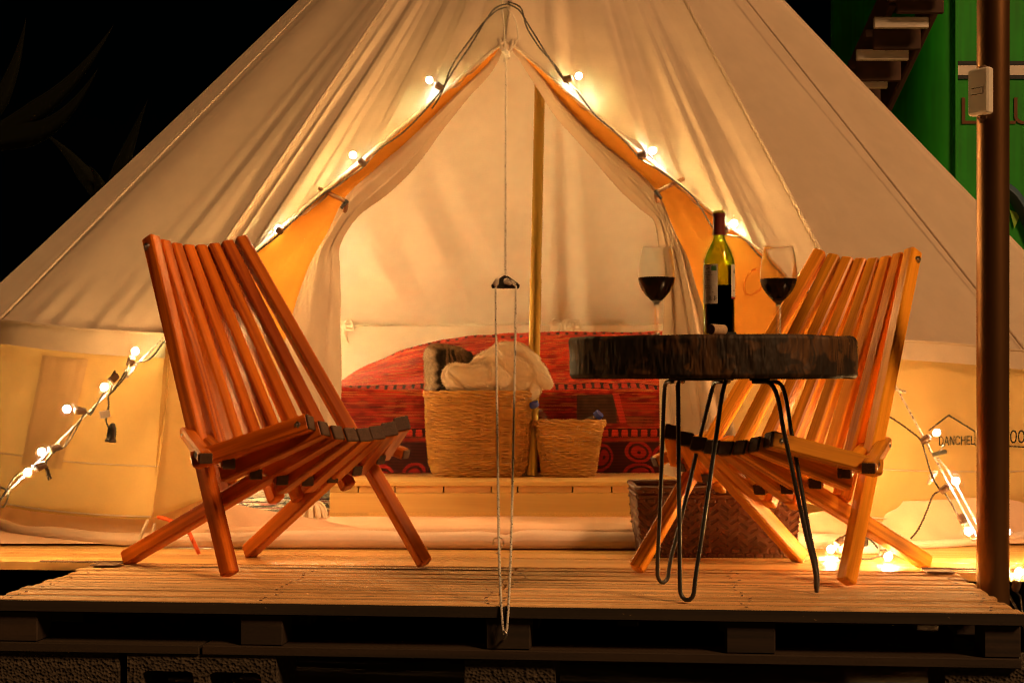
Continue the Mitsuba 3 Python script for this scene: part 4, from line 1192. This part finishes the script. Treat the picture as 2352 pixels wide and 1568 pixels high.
part(ck, 'cork_body', lathe([(.0005, -.021), (.0115, -.021), (.0122, -.019), (.0122, .019), (.0115, .021), (.0005, .021)], 28, a, e), 'cork_bark', 40)
part(ck, 'stained_end', lathe([(.0005, .0008), (.0112, .0008), (.0112, 0)], 24, a - e * .0212, -e), 'cork_end', 40)
kb = np.array([*at(1668, 0, 3.32)[:2], ztop + .006])
solo('corkscrew', bx(kb, (.05, .012, .009), (1, .25, 0), .003), 'black_plastic', 'small black closed corkscrew lying behind the cork', 'corkscrew')

# ================================================================ brown woven hamper
hy = 4.17
hp = thing('storage_hamper', 'dark brown woven plastic hamper standing on the deck behind the table', 'hamper')
bl, br, tl, tr = at(1478, 1281, hy), at(1826, 1281, hy), at(1464, 1120, hy), at(1840, 1120, hy)
bl[2] = br[2] = .002
dep = 0.30
ztp = tl[2]


def hamper_pt(face, a, q):
    w0, w1 = bl + (tl - bl) * q, br + (tr - br) * q
    inset = 0.012 * (1 - q)
    if face == 0: return w0 + (w1 - w0) * a + np.array([0, inset, 0])
    if face == 1: return w1 + np.array([0, inset + (dep - 2 * inset) * a, 0])
    if face == 2: return w1 + (w0 - w1) * a + np.array([0, dep - inset, 0])
    return w0 + np.array([0, dep - inset - (dep - 2 * inset) * a, 0])


for face in range(4):
    G = np.array([[hamper_pt(face, a, q) for a in np.linspace(0, 1, 8)] for q in np.linspace(0, 1, 6)])
    part(hp, 'side', patch(G), 'brown_weave')
    W_ = np.linalg.norm(G[0, -1] - G[0, 0]); Hh = ztp
    nrm = unit(np.cross(G[0, -1] - G[0, 0], G[-1, 0] - G[0, 0]))
    tiles = []
    step = 0.0135
    for r in range(int(Hh / step)):
        zq = (r + .5) * step / Hh
        if zq > .97: continue
        herring = 0.16 < zq < 0.80
        nn = int(W_ / step)
        for k in range(nn):
            a = (k + .5) / nn
            if herring:
                if (k + r) % 2: continue
                d = 1 if (k // 2) % 2 else -1
                ln, ang = 0.031, d * 0.62
            else:
                if (k + r) % 2: continue
                ln, ang = (0.021, 0 if zq >= .8 else 0)
            ctr = hamper_pt(face, a, zq) + nrm * .0016
            ex = unit(hamper_pt(face, min(a + .02, 1), zq) - hamper_pt(face, a - .02, zq)); ez = unit(np.cross(nrm, ex))
            if ez[2] < 0: ez = -ez
            ax_ = ex * math.cos(ang) + ez * math.sin(ang)
            tiles.append(prism(ctr - ax_ * ln / 2, ctr + ax_ * ln / 2, .0105, .0032, nrm, .001, 0))
    part(hp, 'woven_strips', cat(tiles), 'brown_weave', kind='stuff')
rim = [hamper_pt(f, a, 1.0) + [0, 0, -.003] for f in range(4) for a in np.linspace(.03, .97, 12)]; rim.append(rim[0])
part(hp, 'rim', tube(rim, .008, 8), 'brown_weave', True)
part(hp, 'rim', tube([np.array(q) - [0, 0, .02] for q in rim], .0055, 8), 'brown_weave', True)
# ================================================================ guy ropes
AN = dk(1.226, -0.004, -0.075)
front = thing('front_guy_rope', 'white flecked guy rope with black slider, from the door peak to the deck edge', 'rope')
p_top = at(1162, 128, 4.745)
lin = lambda a, b, q: np.asarray(a) + (np.asarray(b) - np.asarray(a)) * q
qs = 0.595
y_s = lin(p_top, AN, qs)
S = at(1161, 645, 4.745 + (AN[1] - 4.745) * 0.33)
S = np.array([at(1161, 0, 3.92)[0], 3.92, CAM - (648 - HY) * 3.92 / FPX])
part(front, 'rope_line', tube(spline([p_top, lin(p_top, S, .5) + [0, 0, -.004], S + [0, 0, .02]], 60), .0030, 8, seed=1), 'rope', True)
sw = 24 * 3.92 / FPX
a1, a2 = S + [-sw * .92, 0, -.006], S + [sw * 1.0, 0, -.006]
end = AN + [0, -.010, .012]
for q, x0 in ((a1, -1), (a2, 1)):
    mid_ = at(1155 if x0 < 0 else 1168, 1250, 3.35)
    part(front, 'rope_line', tube(spline([q, lin(q, end, .5) + [x0 * .006, 0, 0], end + [x0 * .0055, 0, .02], end + [x0 * .002, 0, 0]], 80), .0029, 8, seed=2 + x0), 'rope', True)
part(front, 'knot', blob([S + [0, -.004, .0], S + [.012, -.012, -.004]], [.006, .005], .003, 4), 'rope', True)
tri = Polygon([(-.040, -.014), (.040, -.014), (.041, -.009), (.010, .012), (-.003, .015), (-.010, .012), (-.041, -.009)]).buffer(.003)
for hx, hy_ in ((-.029, -.005), (.0, .006), (.027, -.005)):
    tri = tri.difference(Point(hx, hy_).buffer(.005))
tm = trimesh.creation.extrude_polygon(tri, .010, engine='earcut'); tv = np.array(tm.vertices)
part(front, 'slider', (S + np.stack([tv[:, 0] * .88, tv[:, 2] - .005, tv[:, 1]], -1), np.array(tm.faces)), 'black_steel')
part(front, 'knot', blob([S + [-sw * .92, -.006, -.004], S + [-sw * .8, -.010, .004]], [.008, .006], .003, 4), 'rope', True)
part(front, 'rope_line', tube(spline([S + [.002, -.007, .008], S + [.016, -.011, .002], S + [sw * .95, -.008, -.006]], 14), .0036, 8, seed=6), 'rope', True)
part(front, 'knot', blob([p_top + [-.004, -.006, .012], p_top + [.006, -.006, -.006], p_top + [-.004, -.004, -.018]], [.010, .009, .006], .003, 3), 'rope', True)
part(front, 'anchor_hook', tube(spline([AN + [0, .01, 0], AN + [0, -.010, 0], AN + [.005, -.014, .012], AN + [-.004, -.013, .020]], 16), .0025, 6), 'steel', True)

GL1 = at(0, 1147, 3.98)
lrope = thing('left_guy_rope', 'pale guy rope from the left eave corner down out of the frame', 'rope')
Lr = lambda q: lin(GL + [0, -.01, -.004], GL1, q)
part(lrope, 'rope_line', tube([Lr(q) for q in np.linspace(0, 1.75, 80)], .0035, 8, seed=11), 'rope', True)
q0, q1 = 0.225, 0.272
coil = [Lr(lin(q0, q1, k / 60)) + .0095 * (np.array([math.cos(k * .75), 0, math.sin(k * .75)]) * .8 + np.array([0, math.sin(k * .75), 0]) * .8) for k in range(61)]
part(lrope, 'wound_knot', tube(coil, .0036, 6, seed=12), 'rope', True)
part(lrope, 'runner', tube(spline([Lr(.97) + [-.01, -.01, .02], Lr(.985) + [.02, -.01, .01], Lr(1.0) + [.012, -.01, -.02], Lr(.985) + [-.015, -.01, -.012], Lr(.97) + [-.01, -.01, .02]], 24), .003, 6), 'steel', True)
GR1 = at(2245, 1232, 4.09); GR0 = at(2004, 788, 4.45)
rrope = thing('right_guy_rope', 'pale doubled guy rope from the right tent eave corner, passing behind the brown pole', 'rope')
Rr = lambda q: lin(GR0, GR1, q)
part(rrope, 'rope_line', tube([Rr(q) for q in np.linspace(0, 1.9, 80)], .0035, 8, seed=13), 'rope', True)
part(rrope, 'rope_line', tube([Rr(.60) + [.03, -.004, .03]] + [at(x, y, Y) for x, y, Y in ((2150, 1046, 4.25), (2178, 1080, 4.2), (2212, 1142, 4.15), (2262, 1235, 4.08))], .0036, 8, seed=14), 'rope', True)
sc_ = Rr(.61)
part(rrope, 'slider', bx(sc_ + [.012, -.008, .012], (.045, .010, .014), [1, 0, .25], .003), 'steel')
part(rrope, 'knot', blob([sc_ + [-.012, -.008, -.055], sc_ + [.0, -.008, -.045], sc_ + [-.018, -.008, -.075]], [.008, .009, .006], .003, 3), 'rope', True)
part(rrope, 'rope_tail', tube(spline([at(2058, 893, 4.37), at(2068, 897, 4.37), at(2080, 900, 4.36)], 8), .005, 6, seed=15), 'rope', True)

# ================================================================ string lights
BR_ = 0.0235


def lamp(parent, c, base_dir, radiance=BULB, r=BR_, tint=WARM):
    """A clear globe bulb with its glowing filament, screw collar and socket; base_dir points from the globe to the socket."""
    c = np.asarray(c, float); d = unit(base_dir)
    key = num(parent + '__bulb')
    radiance = radiance * random.uniform(.75, 1.25)
    prof = [(.0005, -r)] + [(r * math.sin(a), -r * math.cos(a)) for a in np.linspace(.15, PI - .55, 16)] + [(r * .50, r * .90), (r * .44, r * 1.05)]
    put(key, lathe(prof, 32, c, d), 'bulb_glass', True)
    f = lathe([(.0005, -r * .46)] + [(r * .46 * math.sin(a), -r * .46 * math.cos(a)) for a in np.linspace(.25, PI - .25, 10)] + [(.0005, r * .46)], 20, c + d * r * .05)
    scene[num(key + '__filament')] = mikit.ply(f, 'glow', smooth=True, emitter={'type': 'area', 'radiance': rgb(*(tint * radiance * 1.15))})
    put(num(key + '__collar'), lathe([(r * .44, r * .95), (r * .47, r * 1.0), (r * .47, r * 1.25)], 20, c, d), 'steel', 40)
    put(num(key + '__socket'), lathe([(.001, r * 1.18), (r * .48, r * 1.18), (r * .50, r * 1.3), (r * .44, r * 1.9), (r * .47, r * 2.0), (r * .38, r * 2.3), (.001, r * 2.3)], 20, c, d), 'socket', 40)
    return c + d * r * 2.2


strL = thing('string_lights', 'lit globe bulbs on a dark cable wound along the left guy rope', 'string lights', 'strings of globe bulbs')
tips = []
for (x, y, Y, sx, sy, lift) in ((311, 806, 4.36, 300, 830, .02), (239, 889, 4.24, 262, 868, .02), (153, 939, 4.14, 185, 943, .02), (95, 1037, 4.08, 120, 1030, .02), (63, 1084, 4.03, 90, 1072, .02)):
    c = at(x, y, Y - lift)
    tips.append(lamp(strL, c, at(sx, sy, Y - .004) - c, BULB * .42))
cab = [GL + [0, -.02, -.02], at(362, 805, 4.36), at(340, 826, 4.34), tips[0], Lr(.26) + [0, -.012, .01], Lr(.36) + [0, -.01, -.01], tips[1] + [0, 0, .005], Lr(.50) + [.01, -.012, 0], tips[2], Lr(.60) + [.012, -.01, -.01], Lr(.68) + [.02, -.01, -.012], tips[3], Lr(.80) + [.03, -.01, 0], Lr(.82) + [.055, -.01, -.03], tips[4], Lr(.9) + [-.008, -.01, .008], Lr(1.0) + [.01, -.01, .01], Lr(1.2)]
part(strL, 'cable', tube(spline(cab, 220), .0026, 6), 'cable', True)
part(strL, 'cable', tube(spline([q + np.array([.006 * math.sin(i * 1.7), -.003, .008 * math.cos(i * 2.1)]) for i, q in enumerate(cab[3:])], 200), .0024, 6), 'cable', True)
pl = at(256, 990, 4.20)
part(strL, 'cable', tube(spline([at(247, 905, 4.22), at(249, 935, 4.21), at(243, 960, 4.20), pl], 20), .0028, 6), 'cable', True)
part(strL, 'plug', lathe([(.004, .034), (.0075, .030), (.012, .018), (.0135, .0), (.0135, -.012), (.017, -.018), (.015, -.022), (.001, -.022)], 18, pl + [0, 0, -.01], (.12, 0, 1)), 'black_plastic', 40)
part(strL, 'cable_tag', bx(at(241, 951, 4.195), (.030, .0008, .022), (1, 0, .2), .0002), 'tag')

strD = thing('string_lights', 'lit globe bulbs on a dark cable along both door edges of the tent', 'string lights', 'strings of globe bulbs')
tips = {}
for k, (x, y, Y, sx, sy) in {'l1': (986, 184, 4.735, 1014, 203), 'l2': (810, 356, 4.645, 838, 378), 'l3': (640, 525, 4.545, 643, 532), 'r1': (1330, 175, 4.73, 1303, 182), 'r2': (1500, 346, 4.645, 1476, 356), 'r3': (1686, 513, 4.55, 1664, 530)}.items():
    c = at(x, y, Y - .035)
    tips[k] = lamp(strD, c, at(sx, sy, Y - .03 - (.05 if k == 'l3' else 0)) - c)
o = np.array([0, -.018, 0])
cabl = [at(1163, 10, 4.80), at(1140, 18, 4.79), at(1118, 44, 4.77), at(1085, 98, 4.75), at(1040, 165, 4.73), tips['l1'] + [0, -.006, 0], at(985, 243, 4.70), at(925, 305, 4.68), at(866, 348, 4.66), tips['l2'] + [0, -.004, 0], at(800, 408, 4.62), at(740, 448, 4.60), at(690, 492, 4.57), tips['l3'] + [0, .02, 0], at(596, 574, 4.52), at(540, 625, 4.50), GL + [0, -.02, 0]]
part(strD, 'cable', tube(spline(cabl, 200), .0028, 6), 'cable', True)
part(strD, 'cable', tube(spline([q + np.array([.010 * math.sin(i * 1.3), .002, -.010 * math.cos(i)]) for i, q in enumerate(cabl[:7])], 80), .0026, 6), 'cable', True)
cabr = [at(1166, 10, 4.80), at(1190, 22, 4.79), at(1212, 55, 4.77), at(1240, 100, 4.75), at(1278, 160, 4.73), tips['r1'] + [0, -.004, 0], at(1316, 200, 4.71), at(1370, 268, 4.68), at(1404, 296, 4.66), at(1440, 330, 4.65), tips['r2'] + [0, -.004, 0], at(1520, 395, 4.61), at(1590, 450, 4.58), tips['r3'] + [0, .0, 0], at(1700, 545, 4.53), at(1745, 588, 4.51), at(1850, 668, 4.48), GR + [0, -.02, 0]]
part(strD, 'cable', tube(spline(cabr, 200), .0028, 6), 'cable', True)
part(strD, 'cable', tube(spline([q + np.array([.010 * math.sin(i * 1.9), .002, .008 * math.cos(i)]) for i, q in enumerate(cabr[:6])], 80), .0026, 6), 'cable', True)

strR = thing('string_lights', 'lit globe bulbs around the right guy rope and on the deck behind the chair', 'string lights', 'strings of globe bulbs')
tips = []
for (x, y, Y, sx, sy) in ((2152, 993, 4.27, 2118, 1014), (2196, 1104, 4.17, 2168, 1124), (2225, 1220, 4.10, 2204, 1180), (2312, 1222, 4.06, 2300, 1190), (2341, 1312, 3.86, 2334, 1345)):
    c = at(x, y, Y - .02)
    tips.append(lamp(strR, c, at(sx, sy, Y - .01) - c, BULB * .42))
for (x, y, sx, sy) in ((1908, 1262, 1942, 1232), (2040, 1279, 2058, 1252)):
    Y = FPX * (CAM - BR_ - .002) / (y - HY)
    c = at(x, y, Y); c[2] = BR_ + .003
    tips.append(lamp(strR, c, at(sx, sy, Y + .02) - c))
cabR = [at(2000, 930, 4.40), at(2045, 958, 4.36), at(2085, 985, 4.32), tips[0], at(2125, 1040, 4.24), at(2140, 1090, 4.20), tips[1], at(2172, 1135, 4.16), at(2200, 1180, 4.12), tips[2], at(2235, 1240, 4.08), tips[3], at(2310, 1280, 3.98), at(2328, 1330, 3.90), tips[4], at(2345, 1375, 3.86), at(2352, 1440, 3.8), at(2380, 1500, 3.8)]
part(strR, 'cable', tube(spline(cabR, 200), .0026, 6), 'cable', True)
part(strR, 'cable', tube(spline([at(2164, 1126, 4.16), at(2145, 1135, 4.18), at(2130, 1170, 4.22), at(2112, 1210, 4.28), at(2092, 1236, 4.32)], 40), .0028, 6), 'cable', True)
fl_ = [tips[5], at(1965, 1226, 4.30), at(2000, 1240, 4.28), at(2020, 1262, 4.24), tips[6], at(1990, 1283, 4.12) * [1, 1, 0] + [0, 0, .006], at(1925, 1289, 4.14) * [1, 1, 0] + [0, 0, .006]]
part(strR, 'cable', tube(spline(fl_, 80), .0028, 6), 'cable', True)

# the lamps that light the tent from inside, behind its left and right front walls
strI = thing('string_lights', 'lit globe bulbs inside the tent, hidden behind the front canvas', 'string lights', 'strings of globe bulbs')
for c, q in (((-1.25, 5.5, 0.40), .6), ((-1.40, 6.3, 0.36), .6), ((-1.22, 7.30, 0.86), 1.5), ((1.60, 5.9, .42), .7)):
    lamp(strI, c, (0.1, 0, 1), BULB_IN * q, tint=WARM_IN)
for sgn in (-1, 1):
    part(strI, 'cable', tube(spline([(sgn * 1.4, 5.0, .50), (sgn * 1.38, 5.35, .46), (sgn * 1.6, 6.2, .44), (sgn * 1.4, 7.2, .48)], 40), .0028, 6), 'cable', True)

# ================================================================ power strip, hook
pc = at(1962, 1264, 4.30); pc[2] = .022
ps = thing('power_strip', 'rounded white power strip on the deck behind the right chair', 'power strip')
part(ps, 'housing', blob([pc + [-.04, 0, -.002], pc + [.10, .01, -.002]], [.020, .020], .005, 3), 'white_plastic', True)
for dx in (-.012, .03, .085):
    part(ps, 'plug', bx(pc + [dx, -.012, .028], (.016, .014, .05), (1, 0, 0), .003), 'black_plastic' if dx > .05 else 'old_wood')
hk = at(2028, 1250, 4.22)
solo('snap_hook', tube(spline([hk + [-.012, 0, .02], hk + [-.004, 0, .012], hk + [-.012, 0, -.012], hk + [-.008, 0, -.034], hk + [.004, 0, -.03], hk + [.0, 0, -.006], hk + [.012, 0, .006], hk + [.02, 0, -.004], hk + [.02, 0, -.014]], 40), .0034, 8), 'steel', 'small metal snap hook hanging by the deck bulbs', 'hook', smooth=True)

# ================================================================ pole and switch box at the right
PX, PY = at(2281, 0, 3.70)[0], 3.70
pr = 36.2 * 3.7 / FPX
pl = thing('round_post', 'thick round brown metal post rising past the right end of the deck', 'post')
part(pl, 'shaft', tube([(PX, PY, -.40), (PX - .001, PY, .5), (PX + .002, PY, 2.6)], pr, 48), 'brown_paint', True)
bc = at(2252, 210, 3.66)
eb = thing('switch_box', 'beige plastic switch box fixed to the left side of the brown post', 'switch box')
fx = unit([-.80, -.60, 0]); fy = np.array([-fx[1], fx[0], 0])
ctr = np.array([PX, PY, bc[2]]) + fx * (pr + .012)
part(eb, 'casing', prism(ctr - [0, 0, .059], ctr + [0, 0, .059], .060, .026, fx, .004), 'white_plastic')
part(eb, 'face_plate', prism(ctr + fx * .0138 - [0, 0, .054], ctr + fx * .0138 + [0, 0, .054], .055, .002, fx, .0008), 'white_plastic')
part(eb, 'switch', prism(ctr + fx * .0155 - [0, 0, .010], ctr + fx * .0155 + [0, 0, .010], .030, .003, fx, .001), 'white_plastic')
for dz, q in ((.008, .0), (-.008, .0)):
    part(eb, 'switch_edge', prism(ctr + fx * .0165 + fy * .016 + [0, 0, dz], ctr + fx * .0165 - fy * .016 + [0, 0, dz], .002, .002, fx, .0003), 'paper_ink')
for zc in (.062, -.064):
    v_ = [ctr - fx * .012 + [0, 0, zc] + rng.normal(0, .006, 3) * [1, 1, .7] for _ in range(14)]
    part(eb, 'foam_bead', blob(v_, [.006] * 14, .005, 2), 'rust', True)

# ================================================================ green building with outside stairs, right background
gy = 9.4
gl = at(2196, 0, gy)[0]
gb_ = thing('green_building', 'bright green painted wall with a white band and brown letters behind the post', 'building')
ztb = at(0, 165, gy)[2]
gm = np.array([[(x, gy, z) for x in np.linspace(gl, gl + 3.2, 30)] for z in np.linspace(-.5, 4.5, 40)])
part(gb_, 'wall', patch(gm), 'green_wall')
part(gb_, 'wall', bx((gl - .02 + 1.6, gy + 1.6, 2.0), (3.2, 3.19, 5.0), (1, 0, 0), .01), 'green_wall')
# curved, shadowed side wall that follows the stairs
a = np.linspace(0, 1, 40)
cx = gl - 0.002 - 0.57 * np.sin(a * PI / 2); cy = gy + 0.02 + 1.1 * (1 - np.cos(a * PI / 2))
cm = np.array([np.stack([cx, cy, cx * 0 + z], -1) for z in np.linspace(-.5, 4.5, 20)])
part(gb_, 'curved_wall', patch(cm), 'green_wall', True)
part(gb_, 'corner_trim', prism((gl, gy - .004, -.4), (gl, gy - .004, 4.4), .02, .012, (0, 1, 0), .003), 'green_wall')
for z0, hgt, bs in ((154, 9, 'black_paint'), (172, 26, 'white_paint'), (186, 9, 'black_paint')):
    c = at(2196, z0 - 8, gy)
    part(gb_, 'painted_band', bx((gl + 1.6, gy - (.004 if bs == 'white_paint' else .006), c[2]), (3.18, .004, hgt * gy / FPX), (1, 0, 0), .0005), bs)


def mural(txt, px_, py_, h):
    m_ = meshkit.text_mesh(txt, h, .003)
    v = np.array(m_.vertices); p = at(px_, py_, gy - .004)
    part(gb_, 'painted_letter', (p + np.stack([v[:, 0], -v[:, 2], v[:, 1]], -1), np.array(m_.faces)), 'brown_letter')


mural('L', 2202, 285, .172); mural('L', 2290, 285, .172); mural('U', 2322, 285, .172)
arc = spline([at(2300, 430, gy - .008), at(2325, 448, gy - .008), at(2352, 490, gy - .008), at(2380, 560, gy - .008)], 24)
part(gb_, 'painted_arc', tube(arc, 0.048, 6), 'blue_paint', True)
tp = [at(x, y, gy - .012) for x, y in ((2319, 482), (2344, 492), (2330, 525))]
part(gb_, 'painted_triangle', (np.array(tp), np.array([[0, 1, 2], [0, 2, 1]])), 'lime_paint')
st = thing('outside_stairs', 'dark outside stairs with pale tread edges curving up beside the green wall', 'stairs')
for i, (x0, x1, y, dy_) in enumerate(((2062, 2186, -32, 8.55), (2007, 2132, 53, 8.70), (1967, 2086, 127, 8.85), (1952, 2038, 191, 9.0), (1900, 2020, 250, 9.15))):
    a, b = at(x0, y, dy_), at(x1, y, dy_)
    th_ = 25 * dy_ / FPX
    part(st, 'tread_edge', prism(a, b, .03, th_, (0, 0, 1), .004), 'white_paint')
    c = (a + b) / 2
    part(st, 'tread', prism(c + [0, .19, -.008], c + [.06, .48, -.008], np.linalg.norm(b - a), th_ * .8, (0, 0, 1), .004), 'dark_tread')
    part(st, 'riser', prism(a + [.02, .10, -.08], b + [-.02, .10, -.08], .03, .12, (0, 0, 1), .004), 'dark_tread')
for dx in (0.06, 0.34):
    part(st, 'stringer', prism(at(2120, -60, 8.6) + [dx - .2, .25, -.08], at(1940, 250, 9.2) + [dx - .1, .25, -.08], .05, .16, (0, 0, 1), .01), 'dark_tread')

# ================================================================ spiky plants in the dark, left background


def blade(p0, p1, bend, w):
    mid_ = (np.asarray(p0) + p1) / 2 + bend
    c = spline([p0, mid_, p1], 16)
    t = np.gradient(c, axis=0); t /= np.linalg.norm(t, axis=1, keepdims=True)
    sd = np.cross(t, [0, -1, 0]); sd /= np.linalg.norm(sd, axis=1, keepdims=True)
    ww_ = w * np.array([.6 + .4 * math.sin(PI * q) if q < .4 else (1 - q) / .6 * .98 for q in np.linspace(0, 1, 16)])[:, None]
    P = np.stack([c - sd * ww_, c + [0, .25, 0] * ww_, c + sd * ww_, c - [0, .12, 0] * ww_, c - sd * ww_], 1)
    return patch(P)


for lab, cen, Y, tipsL in (('spiky dark agave plant barely visible at the upper left', (-70, 330), 6.3, ((262, 56, (0, 0, -.10), .05), (226, 156, (0, 0, -.12), .055), (-60, 20, (0, 0, 0), .05), (60, 40, (.05, 0, 0), .04), (-150, 90, (0, 0, 0), .05))),
                           ('second spiky agave plant low in the dark beside the tent edge', (240, 480), 6.9, ((340, 228, (0, 0, 0), .04), (96, 300, (0, 0, .05), .04), (205, 380, (0, 0, .05), .035), (420, 330, (0, 0, .06), .04)))):
    pk = thing('agave_plant', lab, 'plant')
    for tx, ty, bend, w in tipsL:
        part(pk, 'leaf', blade(at(*cen, Y), at(tx, ty, Y - .1), bend, w), 'leaf', True)
    part(pk, 'stem', tube([at(*cen, Y) + [0, .02, .05], at(cen[0], 1200, Y)], [.07, .10], 10), 'old_wood', True)
